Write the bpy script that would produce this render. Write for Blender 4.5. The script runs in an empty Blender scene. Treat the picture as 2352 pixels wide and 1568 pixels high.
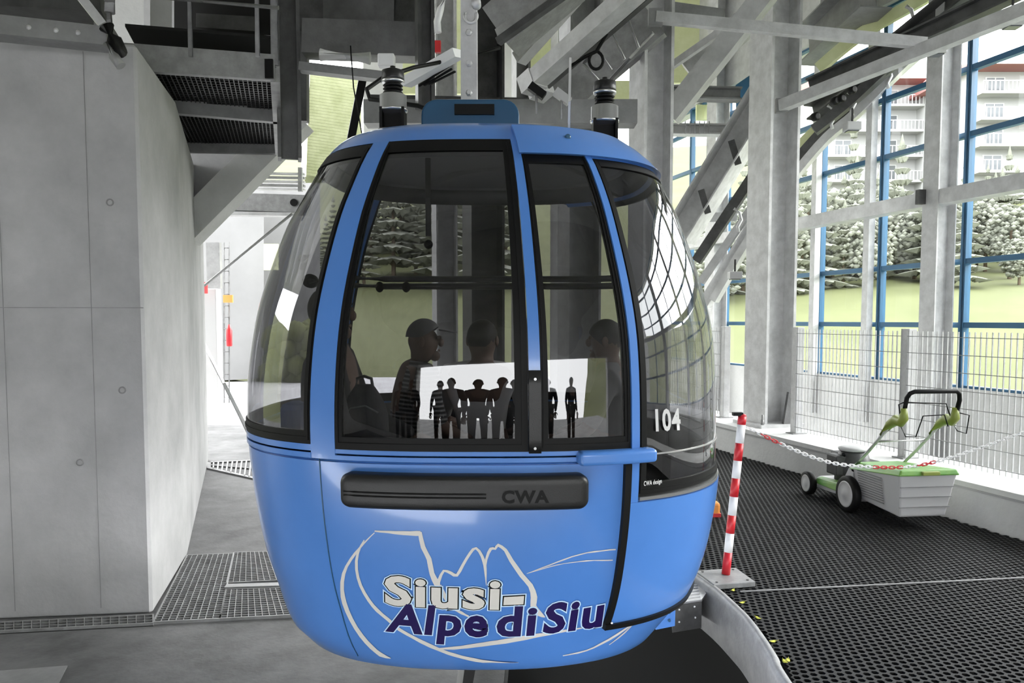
import bpy, bmesh, math, random
from mathutils import Vector, Matrix, Euler
R = math.radians
random.seed(7)
scene = bpy.context.scene
col = scene.collection

# ------------------------------------------------------------------ camera, sky, exposure
FPX, PITCH, PCX, PCY = 1800.0, R(3.5), 1176.0, 845.0
CAM = Vector((0, 0, 1.6))
cd = bpy.data.cameras.new('camera'); cam = bpy.data.objects.new('camera', cd); col.objects.link(cam)
cam.location = CAM; cam.rotation_euler = (R(90) - PITCH, 0, 0)
cd.sensor_width = 36; cd.lens = FPX / 2352 * 36
cd.shift_y = (PCY - 784) / 2352; cd.clip_start = .05; cd.clip_end = 600
scene.camera = cam
world = bpy.data.worlds.new('sky'); scene.world = world; world.use_nodes = True
bg = world.node_tree.nodes['Background']
bg.inputs[0].default_value = (.97, .985, 1, 1); bg.inputs[1].default_value = 3.3
sd = bpy.data.lights.new('sun', 'SUN'); sd.energy = 2.0; sd.angle = R(35); sd.color = (1, .98, .94)
so = bpy.data.objects.new('sun', sd); col.objects.link(so); so.rotation_euler = Vector((.90 * math.cos(R(16)) + .15 * math.sin(R(16)), .90 * math.sin(R(16)) - .15 * math.cos(R(16)), .50)).to_track_quat('Z', 'Y').to_euler()
vs = scene.view_settings
vs.view_transform = 'Standard'; vs.look = 'None'; vs.exposure = 1.65; vs.gamma = 1; vs.use_curve_mapping = False

# ------------------------------------------------------------------ space helpers
HA = R(16)                                   # the hall is turned 16 degrees from the view
HC = Vector((math.cos(HA), math.sin(HA), 0)); HH = Vector((-math.sin(HA), math.cos(HA), 0)); UP = Vector((0, 0, 1))
def H(u, v, z): return HC * u + HH * v + UP * z
def ray(px, py):
    dx = (px - PCX) / FPX; dy = -(py - PCY) / FPX
    return Vector((dx, math.cos(PITCH) + dy * math.sin(PITCH), -math.sin(PITCH) + dy * math.cos(PITCH)))
def at(px, py, Y):
    r = ray(px, py); return CAM + r * (Y / r.y)
def atz(px, py, z):
    r = ray(px, py); return CAM + r * ((z - 1.6) / r.z)

# ------------------------------------------------------------------ materials
def mat(name, c, rough=.6, metal=0., c2=None, scale=6., bump=0., bscale=40., detail=4, spec=.5, lo=.35, hi=.65, coat=0.):
    m = bpy.data.materials.new(name); m.use_nodes = True
    nt = m.node_tree; b = nt.nodes['Principled BSDF']
    b.inputs['Roughness'].default_value = rough; b.inputs['Metallic'].default_value = metal
    b.inputs['Specular IOR Level'].default_value = spec
    if coat: b.inputs['Coat Weight'].default_value = coat; b.inputs['Coat Roughness'].default_value = .08
    b.inputs['Base Color'].default_value = (*c, 1)
    tc = nt.nodes.new('ShaderNodeTexCoord')
    if c2:
        n = nt.nodes.new('ShaderNodeTexNoise'); n.inputs['Scale'].default_value = scale; n.inputs['Detail'].default_value = detail
        n.inputs['Roughness'].default_value = .65
        r = nt.nodes.new('ShaderNodeValToRGB'); r.color_ramp.elements[0].position = lo; r.color_ramp.elements[1].position = hi
        r.color_ramp.elements[0].color = (*c, 1); r.color_ramp.elements[1].color = (*c2, 1)
        nt.links.new(tc.outputs['Object'], n.inputs['Vector']); nt.links.new(n.outputs['Fac'], r.inputs['Fac'])
        nt.links.new(r.outputs['Color'], b.inputs['Base Color'])
    if bump:
        n2 = nt.nodes.new('ShaderNodeTexNoise'); n2.inputs['Scale'].default_value = bscale; n2.inputs['Detail'].default_value = 3
        bp = nt.nodes.new('ShaderNodeBump'); bp.inputs['Strength'].default_value = bump; bp.inputs['Distance'].default_value = .01
        nt.links.new(tc.outputs['Object'], n2.inputs['Vector']); nt.links.new(n2.outputs['Fac'], bp.inputs['Height'])
        nt.links.new(bp.outputs['Normal'], b.inputs['Normal'])
    return m
def glass(name, tint, refl=1.0, rough=0., ior=1.5):
    m = bpy.data.materials.new(name); m.use_nodes = True; nt = m.node_tree; nt.nodes.clear()
    o = nt.nodes.new('ShaderNodeOutputMaterial'); mx = nt.nodes.new('ShaderNodeMixShader')
    t = nt.nodes.new('ShaderNodeBsdfTransparent'); t.inputs[0].default_value = (*tint, 1)
    g = nt.nodes.new('ShaderNodeBsdfGlossy'); g.inputs['Roughness'].default_value = rough
    g.inputs['Color'].default_value = (refl, refl, refl, 1)
    f = nt.nodes.new('ShaderNodeFresnel'); f.inputs[0].default_value = ior
    geo = nt.nodes.new('ShaderNodeNewGeometry'); sb = nt.nodes.new('ShaderNodeMath'); sb.operation = 'SUBTRACT'; sb.inputs[0].default_value = 1
    mu = nt.nodes.new('ShaderNodeMath'); mu.operation = 'MULTIPLY'
    nt.links.new(geo.outputs['Backfacing'], sb.inputs[1]); nt.links.new(sb.outputs[0], mu.inputs[0]); nt.links.new(f.outputs[0], mu.inputs[1])
    nt.links.new(mu.outputs[0], mx.inputs[0]); nt.links.new(t.outputs[0], mx.inputs[1]); nt.links.new(g.outputs[0], mx.inputs[2])
    nt.links.new(mx.outputs[0], o.inputs[0])
    return m
M = dict(
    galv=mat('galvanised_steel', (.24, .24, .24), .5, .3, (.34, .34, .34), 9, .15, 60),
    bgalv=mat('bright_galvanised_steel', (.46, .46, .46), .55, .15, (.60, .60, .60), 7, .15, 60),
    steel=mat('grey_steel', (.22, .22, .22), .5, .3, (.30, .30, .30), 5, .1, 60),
    msteel=mat('shaded_steel', (.10, .10, .10), .5, .3, (.15, .15, .15), 5, .1, 60),  # darker copy of the grey steel, with shade put into its colour
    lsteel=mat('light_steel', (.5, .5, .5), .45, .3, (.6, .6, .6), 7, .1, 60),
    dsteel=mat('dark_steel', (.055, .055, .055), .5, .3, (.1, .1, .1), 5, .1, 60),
    concrete=mat('concrete', (.33, .33, .33), .85, 0, (.50, .495, .50), .8, .25, 25, 8),
    lconcrete=mat('light_concrete', (.6, .6, .59), .85, 0, (.7, .7, .69), 2, .3, 30, 8),
    floor=mat('stained_concrete_floor', (.05, .05, .05), .65, 0, (.16, .16, .16), 2.2, .3, 30, 9, lo=.3, hi=.7),
    blue=mat('blue_paint', (.070, .205, .56), .28, 0., (.078, .22, .59), 3, coat=.5),
    dblue=mat('dark_blue_paint', (.02, .085, .17), .3),
    fblue=mat('window_frame_blue', (.03, .115, .22), .4),
    black=mat('black_rubber', (.005, .005, .005), .55, spec=.2),
    bplastic=mat('black_plastic', (.010, .010, .010), .42, bump=.1, bscale=300),
    chrome=mat('bare_metal', (.62, .62, .62), .28, .9),
    white=mat('white_paint', (.8, .8, .8), .4),
    decal=mat('pale_decal', (.62, .6, .56), .5),
    outl=mat('light_outline', (.55, .75, .95), .5),
    navy=mat('navy_lettering', (.012, .005, .07), .4),
    ceil=mat('grey_ceiling', (.55, .55, .55), .9, 0, (.62, .62, .61), 1.5),
    red=mat('red_plastic', (.55, .012, .03), .4, 0, (.6, .03, .03), 6),
    orange=mat('orange_plastic', (.8, .3, .06), .5),
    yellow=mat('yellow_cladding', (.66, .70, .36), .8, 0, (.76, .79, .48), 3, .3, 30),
    panelyel=mat('dull_yellow_panel', (.13, .145, .07), .9, 0, (.18, .195, .11), 2.5, .3, 20),  # base colour set low so the panel does not clip in outdoor light
    farwall=mat('pale_outdoor_wall', (.15, .15, .15), .9, 0, (.175, .175, .175), .6),
    mat=mat('mat_rubber', (.008, .008, .008), .7, 0, (.016, .016, .016), 3, spec=.35),
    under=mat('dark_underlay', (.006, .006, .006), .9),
    green=mat('green_plastic', (.10, .30, .06), .4, 0, (.2, .38, .08), 4),
    lime=mat('olive_green_plastic', (.25, .30, .06), .4),
    lgrey=mat('light_grey_plastic', (.5, .5, .5), .5),
    grass=mat('meadow_grass', (.054, .062, .015), .95, 0, (.070, .079, .024), .25, .3, 3, 8),
    leaf=mat('conifer_needles', (.15, .16, .13), .95, 0, (.25, .26, .21), 1.2, .4, 5, 8),  # haze and overexposure put into the paler, greyer needle colour
    bark=mat('bark', (.12, .09, .06), .9),
    render=mat('white_render', (.36, .36, .355), .9),
    roof=mat('pink_roof_tiles', (.35, .15, .14), .8),
    winglass=mat('dark_window_glass', (.12, .13, .14), .2),
    snow=mat('pale_paving', (.30, .30, .30), .9, 0, (.40, .40, .40), 1.5),
    skin=mat('skin', (.14, .085, .06), .6),
    hair=mat('dark_hair', (.012, .009, .007), .7),
    cloth=mat('charcoal_cloth', (.02, .02, .022), .9),
    cloth2=mat('grey_cloth', (.12, .12, .12), .9),
    cream=mat('cream_cloth', (.65, .64, .62), .9),
    denim=mat('blue_cloth', (.02, .08, .25), .9),
    seat=mat('seat_upholstery', (.03, .03, .032), .8),
    inner=mat('cabin_lining', (.22, .22, .22), .6),
    dash=mat('yellow_leaf', (.5, .5, .06), .8),
    glass=glass('tinted_glass', (.66, .66, .67), 1.0, ior=1.75),
    clear=glass('window_glass', (.96, .97, .97), .8, ior=1.3),
)
# striped shirt
def stripes(name, c1, c2, scale):
    m = bpy.data.materials.new(name); m.use_nodes = True; nt = m.node_tree; b = nt.nodes['Principled BSDF']
    tc = nt.nodes.new('ShaderNodeTexCoord'); w = nt.nodes.new('ShaderNodeTexWave'); w.bands_direction = 'Z'; w.inputs['Scale'].default_value = scale
    r = nt.nodes.new('ShaderNodeValToRGB'); r.color_ramp.elements[0].position = .55; r.color_ramp.elements[1].position = .6
    r.color_ramp.elements[0].color = (*c1, 1); r.color_ramp.elements[1].color = (*c2, 1)
    nt.links.new(tc.outputs['Object'], w.inputs['Vector']); nt.links.new(w.outputs['Fac'], r.inputs['Fac']); nt.links.new(r.outputs['Color'], b.inputs['Base Color'])
    b.inputs['Roughness'].default_value = .9
    return m
M['striped'] = stripes('striped_shirt', (.03, .03, .03), (.2, .2, .2), 14)

# ------------------------------------------------------------------ mesh builder
def orient(d, hint=UP):
    d = d.normalized()
    if abs(d.dot(hint)) > .99: hint = Vector((0, 1, 0)) if abs(d.y) < .9 else Vector((1, 0, 0))
    s = d.cross(hint).normalized(); t = s.cross(d).normalized()
    return s, t, d
class MB:
    def __init__(self): self.v = []; self.f = []; self.mi = []; self.mats = []; self.cur = 0; self.sm = []; self.smooth = False
    def m(self, name):
        if name not in self.mats: self.mats.append(name)
        self.cur = self.mats.index(name); return self
    def add(self, vs, fs):
        b = len(self.v); self.v += [Vector(p) for p in vs]
        for f in fs: self.f.append([b + i for i in f]); self.mi.append(self.cur); self.sm.append(self.smooth)
        return self
    def hexa(self, p):   # 8 points: bottom 4, top 4
        return self.add(p, [(3, 2, 1, 0), (4, 5, 6, 7), (0, 1, 5, 4), (1, 2, 6, 5), (2, 3, 7, 6), (3, 0, 4, 7)])
    def box(self, c, s, ax=None):
        c = Vector(c); X, Y, Z = ax or (Vector((1, 0, 0)), Vector((0, 1, 0)), UP)
        x, y, z = X * s[0] / 2, Y * s[1] / 2, Z * s[2] / 2
        return self.hexa([c - x - y - z, c + x - y - z, c + x + y - z, c - x + y - z, c - x - y + z, c + x - y + z, c + x + y + z, c - x + y + z])
    def hbox(self, u0, u1, v0, v1, z0, z1):
        return self.hexa([H(u0, v0, z0), H(u1, v0, z0), H(u1, v1, z0), H(u0, v1, z0), H(u0, v0, z1), H(u1, v0, z1), H(u1, v1, z1), H(u0, v1, z1)])
    def beam(self, a, b, w, h, hint=UP):
        a, b = Vector(a), Vector(b); s, t, d = orient(b - a, hint); L = (b - a).length
        return self.box((a + b) / 2, (w, h, L), (s, t, d))
    def ibeam(self, a, b, w, h, th=.02, hint=UP):
        a, b = Vector(a), Vector(b); s, t, d = orient(b - a, hint); L = (b - a).length; c = (a + b) / 2
        for sg in (-1, 1): self.box(c + t * sg * (h - th) / 2, (w, th, L), (s, t, d))
        return self.box(c, (th, h - 2 * th, L), (s, t, d))
    def tube(self, pts, r, n=10, closed=False, rr=None):
        pts = [Vector(p) for p in pts]; N = len(pts); rings = []; old = self.smooth; self.smooth = True
        s = None; vs = []
        for i, p in enumerate(pts):
            if closed: d = pts[(i + 1) % N] - pts[i - 1]
            else: d = pts[min(i + 1, N - 1)] - pts[max(i - 1, 0)]
            d.normalize()
            if s is None: s, t, _ = orient(d)
            else:
                s = (s - d * s.dot(d)).normalized(); t = s.cross(d).normalized() if False else d.cross(s).normalized()
            q = rr[i] if rr else r
            for k in range(n):
                a = 2 * math.pi * k / n; vs.append(p + s * math.cos(a) * q + t * math.sin(a) * q)
        fs = []
        for i in range(N if closed else N - 1):
            for k in range(n):
                j = (i + 1) % N
                fs.append((i * n + k, i * n + (k + 1) % n, j * n + (k + 1) % n, j * n + k))
        self.add(vs, fs); self.smooth = False
        if not closed:
            b = len(self.v) - N * n
            self.f.append([b + k for k in range(n)]); self.mi.append(self.cur); self.sm.append(False)
            self.f.append([b + (N - 1) * n + k for k in range(n)][::-1]); self.mi.append(self.cur); self.sm.append(False)
        self.smooth = old
        return self
    def lathe(self, c, prof, n=24, axis=UP):
        s, t, d = orient(axis); c = Vector(c); vs = []; old = self.smooth; self.smooth = True
        for r, z in prof:
            for k in range(n):
                a = 2 * math.pi * k / n; vs.append(c + d * z + (s * math.cos(a) + t * math.sin(a)) * r)
        fs = [(i * n + k, i * n + (k + 1) % n, (i + 1) * n + (k + 1) % n, (i + 1) * n + k) for i in range(len(prof) - 1) for k in range(n)]
        b = len(self.v); self.add(vs, fs); self.smooth = False
        for e in (0, len(prof) - 1):
            if prof[e][0] > 1e-4: self.f.append([b + e * n + k for k in range(n)]); self.mi.append(self.cur); self.sm.append(False)
        self.smooth = old
        return self
    def ball(self, c, r, n=14, sc=(1, 1, 1), ax=None):
        c = Vector(c); X, Y, Z = ax or (Vector((1, 0, 0)), Vector((0, 1, 0)), UP); vs = []; m = n // 2; old = self.smooth; self.smooth = True
        for i in range(m + 1):
            th = math.pi * i / m
            for k in range(n):
                a = 2 * math.pi * k / n
                vs.append(c + X * (r * sc[0] * math.sin(th) * math.cos(a)) + Y * (r * sc[1] * math.sin(th) * math.sin(a)) + Z * (r * sc[2] * math.cos(th)))
        self.add(vs, [(i * n + k, i * n + (k + 1) % n, (i + 1) * n + (k + 1) % n, (i + 1) * n + k) for i in range(m) for k in range(n)])
        self.smooth = old
        return self
    def prism(self, poly, d):   # polygon of points extruded by vector d
        n = len(poly); poly = [Vector(p) for p in poly]; d = Vector(d)
        return self.add(poly + [p + d for p in poly], [list(range(n))[::-1], list(range(n, 2 * n))] + [(i, (i + 1) % n, n + (i + 1) % n, n + i) for i in range(n)])
    def grid(self, P, closed_u=False):     # P[i][j]
        n, m = len(P), len(P[0]); vs = [p for r in P for p in r]
        return self.add(vs, [(i * m + j, i * m + j + 1, ((i + 1) % n) * m + j + 1, ((i + 1) % n) * m + j) for i in range(n if closed_u else n - 1) for j in range(m - 1)])
    def build(self, name, mt=None, parent=None, local=False, origin=None, bevel=0., weld=False):
        me = bpy.data.meshes.new(name)
        if parent is not None:
            root = parent
            while root.parent: root = root.parent
            org = Vector((0, 0, 0)) if local else root.location.copy()
        elif origin is not None: org = Vector(origin)
        elif local: org = Vector((0, 0, 0))
        else:
            xs = [p.x for p in self.v]; ys = [p.y for p in self.v]; zs = [p.z for p in self.v]
            org = Vector(((min(xs) + max(xs)) / 2, (min(ys) + max(ys)) / 2, min(zs)))
        me.from_pydata([tuple(p - org) for p in self.v], [], self.f)
        ms = self.mats or [mt]
        if mt and self.mats and mt not in self.mats and False: pass
        for k in ms: me.materials.append(M[k])
        if self.mats: me.polygons.foreach_set('material_index', self.mi)
        me.polygons.foreach_set('use_smooth', self.sm)
        if len(self.f) < 60000:
            bm = bmesh.new(); bm.from_mesh(me)
            if weld: bmesh.ops.remove_doubles(bm, verts=bm.verts, dist=1e-5)
            bmesh.ops.recalc_face_normals(bm, faces=bm.faces); bm.to_mesh(me); bm.free()
        o = bpy.data.objects.new(name, me); col.objects.link(o)
        if parent is not None: o.parent = parent
        elif not local: o.location = org
        if bevel:
            b = o.modifiers.new('bevel', 'BEVEL'); b.width = bevel; b.segments = 2; b.limit_method = 'ANGLE'
        return o
def tag(o, label=None, cat=None, group=None, kind=None):
    if label: o['label'] = label
    if cat: o['category'] = cat
    if group: o['group'] = group
    if kind: o['kind'] = kind
    return o
def empty(name, loc, label, cat, group=None, rz=0.):
    o = bpy.data.objects.new(name, None); col.objects.link(o); o.location = loc; o.rotation_euler = (0, 0, rz); o.empty_display_size = .1
    return tag(o, label, cat, group)
def copy_tree(o, parent=None):
    c = o.copy(); col.objects.link(c); c.parent = parent
    for ch in [x for x in o.children]: copy_tree(ch, c)
    return c
def struct(o): o['kind'] = 'structure'; return o

# ------------------------------------------------------------------ the setting
struct(MB().hexa([Vector(p) for p in [(-14, .3, -.6), (-.3, .3, -.6), (-.3, 14.5, -.6), (-14, 14.5, -.6), (-14, .3, -.35), (-.3, .3, -.35), (-.3, 14.5, -.35), (-14, 14.5, -.35)]]).build('floor', 'floor'))
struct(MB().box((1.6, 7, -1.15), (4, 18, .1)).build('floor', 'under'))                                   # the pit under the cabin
# platform slab below the rubber mat, with its curved edge
edge = [(1.15, .2), (1.17, 2.2), (1.2, 3.37), (1.225, 3.6), (1.24, 3.83), (1.245, 4.05), (1.235, 4.2), (1.2, 4.5), (1.12, 4.86), (1.0, 5.3), (.85, 5.8), (.7, 6.5), (.62, 7.5), (.6, 9), (.6, 14)]
U0 = 5.16                                       # inner face of the parapet, in the hall frame
far = [H(U0, v, 0) for v in (14.4, 10, 6, 2, -1.5)]
poly = [Vector((x, y, -.05)) for x, y in edge] + [Vector((p.x, p.y, -.05)) for p in far]
struct(MB().prism(poly, (0, 0, .02)).build('floor', 'under'))
# rubber honeycomb mat: real holes
def inpoly(x, y, P):
    c = False; n = len(P); j = n - 1
    for i in range(n):
        if (P[i][1] > y) != (P[j][1] > y) and x < (P[j][0] - P[i][0]) * (y - P[i][1]) / (P[j][1] - P[i][1]) + P[i][0]: c = not c
        j = i
    return c
PM = [(x + .05, y) for x, y in edge] + [((p - HC * .04).x, (p - HC * .04).y) for p in far]
mb = MB(); mb.m('mat'); pitch = .046
ca, sa = math.cos(R(20)), math.sin(R(20))
hexo = [(math.cos(R(60 * k + 30)), math.sin(R(60 * k + 30))) for k in range(6)]
ro, ri = pitch / math.sqrt(3), pitch * .40
V = mb.v; Fq = mb.f
row = 0; yy = -2.0
while yy < 13:
    xx = -6 + (pitch / 2 if row % 2 else 0)
    while xx < 9:
        wx = xx * ca - yy * sa; wy = xx * sa + yy * ca
        if 2.4 < wy < 11.5 and wx < .68 * wy + .35 and inpoly(wx, wy, PM):
            b = len(V)
            for rad, zz, q in ((ro, 0, 1), (ri, 0, 1), (ri, -.02, 1)):
                for hx, hy in hexo:
                    lx, ly = hx * rad, hy * rad
                    V.append(Vector((wx + lx * ca - ly * sa, wy + lx * sa + ly * ca, zz)))
            for k in range(6):
                j = (k + 1) % 6
                Fq.append([b + k, b + j, b + 6 + j, b + 6 + k]); Fq.append([b + 6 + k, b + 6 + j, b + 12 + j, b + 12 + k])
        xx += pitch
    yy += pitch * .866; row += 1
mb.mi = [0] * len(Fq); mb.sm = [False] * len(Fq)
tag(mb.build('rubber_mat', origin=(2.2, 5, 0)), 'black honeycomb rubber mat covering the platform floor right of the cabin', 'floor mat')
# thin joint strip across the mat
a, b = atz(1700, 1358, .004), atz(2352, 1326, .004)
tag(MB().beam(a, b, .012, .006).build('joint_strip', 'galv'), 'thin pale joint strip running across the black rubber mat', 'strip')
# curved steel edge of the platform
mb = MB(); mb.smooth = True
cr = []
def cat(P, n=4):
    out = []
    for i in range(len(P) - 1):
        p0, p1, p2, p3 = P[max(i - 1, 0)], P[i], P[i + 1], P[min(i + 2, len(P) - 1)]
        for k in range(n):
            u = k / n; out.append(tuple(.5 * (2 * b_ + (c_ - a_) * u + (2 * a_ - 5 * b_ + 4 * c_ - d_) * u * u + (3 * b_ - a_ - 3 * c_ + d_) * u ** 3) for a_, b_, c_, d_ in zip(p0, p1, p2, p3)))
    out.append(P[-1]); return out
ed = cat(edge[:13]); prof = [(.03, .012), (.015, .03), (-.005, .03), (-.02, .015), (-.022, -.01), (-.02, -.27), (-.012, -.27), (-.01, -.02), (.03, -.005)]
P = []
for i, (x, y) in enumerate(ed):
    q0, q1 = ed[max(i - 1, 0)], ed[min(i + 1, len(ed) - 1)]
    d = Vector((q1[0] - q0[0], q1[1] - q0[1], 0)).normalized(); n = Vector((d.y, -d.x, 0))
    P.append([Vector((x, y, 0)) + n * w + UP * z for w, z in prof + prof[:1]])
mb.grid(P)
tag(mb.build('edge_guard', 'galv'), 'curved bare metal edge guard along the black mat platform beside the pit', 'edge guard')
tag(MB().ibeam((1.38, 3.75, -1.1), (1.38, 3.75, -.06), .16, .2).build('platform_post', 'dsteel'), 'dark steel post under the curved platform edge', 'post')
# left floor gratings: real bars
def grating(name, A, B, C_, D, su, sv, z, label, parent=None, w=.004, d=.03, group=None, mt='galv', kind=None):
    # A->B is u, A->D is v
    A, B, C_, D = map(Vector, (A, B, C_, D)); mb = MB()
    nu = max(1, int((B - A).length / su)); nv = max(1, int((D - A).length / sv))
    for i in range(nu + 1):
        t = i / nu; ww = w if 0 < i < nu else w * 2.5; mb.beam(A.lerp(B, t), D.lerp(C_, t), ww, d)
    for j in range(nv + 1):
        t = j / nv; ww = w if 0 < j < nv else w * 2.5; mb.beam(A.lerp(D, t), B.lerp(C_, t), ww, d)
    o = mb.build(name, mt, parent)
    if label: tag(o, label, 'grating', group)
    return o
zf = -.345
P0, P1, P2, P3 = atz(352, 1432, zf), atz(505, 1424, zf), atz(537, 1274, zf), atz(430, 1278, zf)
P4, P5, P6 = atz(700, 1414, zf), atz(530, 1345, zf), atz(662, 1340, zf)
grating('floor_grating', P0, P1, P2, P3, .042, .042, zf, 'steel floor grating along the foot of the concrete pier')
grating('floor_grating', P1, P4, atz(670, 1353, zf), atz(519, 1357, zf), .042, .042, zf, 'near steel floor grating beside the cabin, in front of the flat steel bar')
grating('floor_grating', atz(521, 1341, zf), atz(664, 1334, zf), atz(632, 1269, zf), atz(537, 1272, zf), .042, .042, zf, 'far steel floor grating beside the cabin, behind the flat steel bar')
tag(MB().beam(atz(518, 1349, zf + .01), atz(668, 1344, zf + .01), .07, .03).build('steel_bar', 'steel'), 'flat dark steel bar between the two gratings beside the cabin', 'bar')
grating('floor_grating', atz(-30, 1454, zf), atz(352, 1434, zf), atz(352, 1415, zf), atz(-30, 1434, zf), .05, .05, zf, 'narrow steel grating strip along the front foot of the concrete pier')
grating('floor_grating', atz(480, 1076, zf), atz(640, 1112, zf), atz(640, 1056, zf), atz(480, 1063, zf), .10, .16, zf, 'distant steel floor grating behind the cabin near the bright doorway', w=.02)
mb = MB(); mb.m('under')
for q in ([P0, P4, atz(632, 1269, zf), P3], [atz(-30, 1456, zf), atz(352, 1436, zf), atz(352, 1413, zf), atz(-30, 1432, zf)]):
    mb.prism([Vector((p.x, p.y, -.36)) for p in q], (0, 0, .012))
struct(mb.build('trim_1', 'under'))
struct(MB().box((1, -5.2, -.03), (16, 10.6, .05)).build('floor', 'floor'))
tag(MB().hexa([atz(-40, 1545, -.35), atz(155, 1530, -.35), atz(120, 1600, -.35), atz(-60, 1620, -.35)] + [p + UP * .006 for p in (atz(-40, 1545, -.35), atz(155, 1530, -.35), atz(120, 1600, -.35), atz(-60, 1620, -.35))]).build('floor_plate', 'steel'), 'thin steel floor plate in the near left corner of the concrete floor', 'plate')
# concrete pier on the left
mb = MB()
B = [(-5.5, 4.76), (-2.40, 5.12), (-2.70, 6.4), (-4.26, 10.9), (-8, 10.9)]
mb.prism([Vector((x, y, -.36)) for x, y in B], (0, 0, 3.72))
pier = struct(mb.build('wall_left', 'concrete')); pier.modifiers.new('b', 'BEVEL').width = .02
# chamfer strip on the pier edge, formwork joints
for i, (y0, y1) in enumerate([(690, 686)]):
    a = atz(0, 1425, -.35); b = atz(352, 1407, -.35); z = 1.68
    tag(MB().beam(Vector((-5.5, 4.758, z)), Vector((-2.40, 5.118, z)), .003, .005).build('trim_2', 'steel'), kind='structure')
for k, xx in enumerate((-5.0, -4.1, -3.25, -2.72)):
    yy = 4.76 + (xx + 5.5) * .1161
    tag(MB().beam(Vector((xx, yy - .001, -.3)), Vector((xx, yy - .001, 3.3)), .003, .004).build('trim_%d' % (30 + k), 'steel'), kind='structure')
# cast holes
for i, (px, py) in enumerate([(240, 461), (176, 1064), (268, 898)]):
    p = at(px, py, 5.03); p.y = 4.76 + (p.x + 5.5) * .1161 - .001
    tag(MB().lathe(p, [(.024, -.004), (.024, .004), (.016, .004), (.016, -.004)], 16, Vector((.115, -1, 0))).build('anchor_hole', 'steel'),
        ['round capped tie hole high on the grey concrete pier', 'small tie hole low on the grey concrete pier', 'small tie hole at mid height of the concrete pier'][i], 'tie hole')
# concrete behind the catwalk, upper left
struct(MB().hexa([at(385, 345, 10.95) + UP * 0, at(470, 345, 11.2), at(470, 345, 12), at(385, 345, 12), at(385, 60, 10.95), at(470, 60, 11.2), at(470, 60, 12), at(385, 60, 12)]).build('wall_back', 'lconcrete'))
mb = MB(); a, b = at(397, 548, 9.4), at(560, 548, 9.4)
mb.hexa([at(397, 520, 9.0), at(440, 545, 9.0), at(440, 545, 9.5), at(397, 520, 9.5), at(390, 330, 9.0), at(640, 330, 9.0), at(640, 330, 9.5), at(390, 330, 9.5)])
struct(mb.build('wall_2', 'concrete'))
tag(MB().beam(at(424, 538, 8.9), at(690, 270, 8.9), .32, .3, Vector((0, -1, 0))).build('concrete_strut', 'lconcrete'), 'pale diagonal concrete strut rising from the left wall to the roof structure', 'strut')
struct(MB().hexa([at(-90, 150, 9), at(420, 150, 9), at(420, 150, 9.3), at(-90, 150, 9.3), at(-90, -120, 9), at(420, -120, 9), at(420, -120, 9.3), at(-90, -120, 9.3)]).build('wall_back', 'concrete'))
# roof and far gable
struct(MB().hbox(1.6, 7.2, 16.7, 16.9, 5.35, 8.2).build('wall_far', 'ceil'))
struct(MB().hbox(-16, 8.2, -3.5, 17, 8.2, 8.5).build('ceiling', 'ceil'))
for i in range(9):
    v = -2 + i * 2.2
    struct(MB().hbox(-14, 7.4, v - .12, v + .12, 7.75, 8.2).build('trim_%d' % (i + 3), 'lsteel'))
# hall walls around the viewer: back wall above the wide entrance, and the left wall
struct(MB().hbox(-7.2, 8.2, -3.8, -3.5, 2.3, 8.2).build('wall_back', 'concrete'))
struct(MB().hbox(-7.2, -3.4, -3.8, -3.5, -.6, 2.3).build('wall_back', 'concrete'))
struct(MB().hbox(3.6, 8.2, -3.8, -3.5, -.6, 2.3).build('wall_back', 'concrete'))
struct(MB().hbox(-7.4, -7.1, -3.5, 5.0, -.6, 8.2).build('wall_left', 'concrete'))
for i, (px0, px1, py0, py1) in enumerate([(1536, 1660, -20, 190), (1215, 1345, 30, 160), (1000, 1120, -10, 130), (1335, 1400, 60, 160), (1335, 1460, 185, 245), (1600, 1630, 240, 275), (925, 1060, 120, 215)]):
    a, b, c, d = at(px0, py1, 14.2), at(px1, py1, 14.2), at(px1, py0, 14.2), at(px0, py0, 14.2)
    tag(MB().hexa([a, b, b + Vector((0, .08, 0)), a + Vector((0, .08, 0)), d, c, c + Vector((0, .08, 0)), d + Vector((0, .08, 0))]).build('cladding_panel', 'yellow'),
        ['tall yellow green cladding panel right of the thick column', 'yellow green cladding panel behind the diagonal light rail', 'yellow green cladding panel left of the hanger arm top', 'yellow green cladding patch beside the cable coil', 'low yellow green cladding strip behind the right damper', 'small yellow green cladding patch above the rungs beam', 'yellow green cladding behind the white guide arm'][i], 'panel')
# parapet
struct(MB().hbox(U0, 5.85, -3, 14.4, -.4, .32).build('wall_right', 'lconcrete'))
struct(MB().hbox(U0 - .012, U0, -3, 14.4, .262, .278).build('trim_20', 'concrete'))
for v in (9.0, 5.6, 2.2): struct(MB().hbox(U0 - .003, U0 + .003, v, v + .008, -.02, .32).build('trim_21', 'concrete'))
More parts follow.
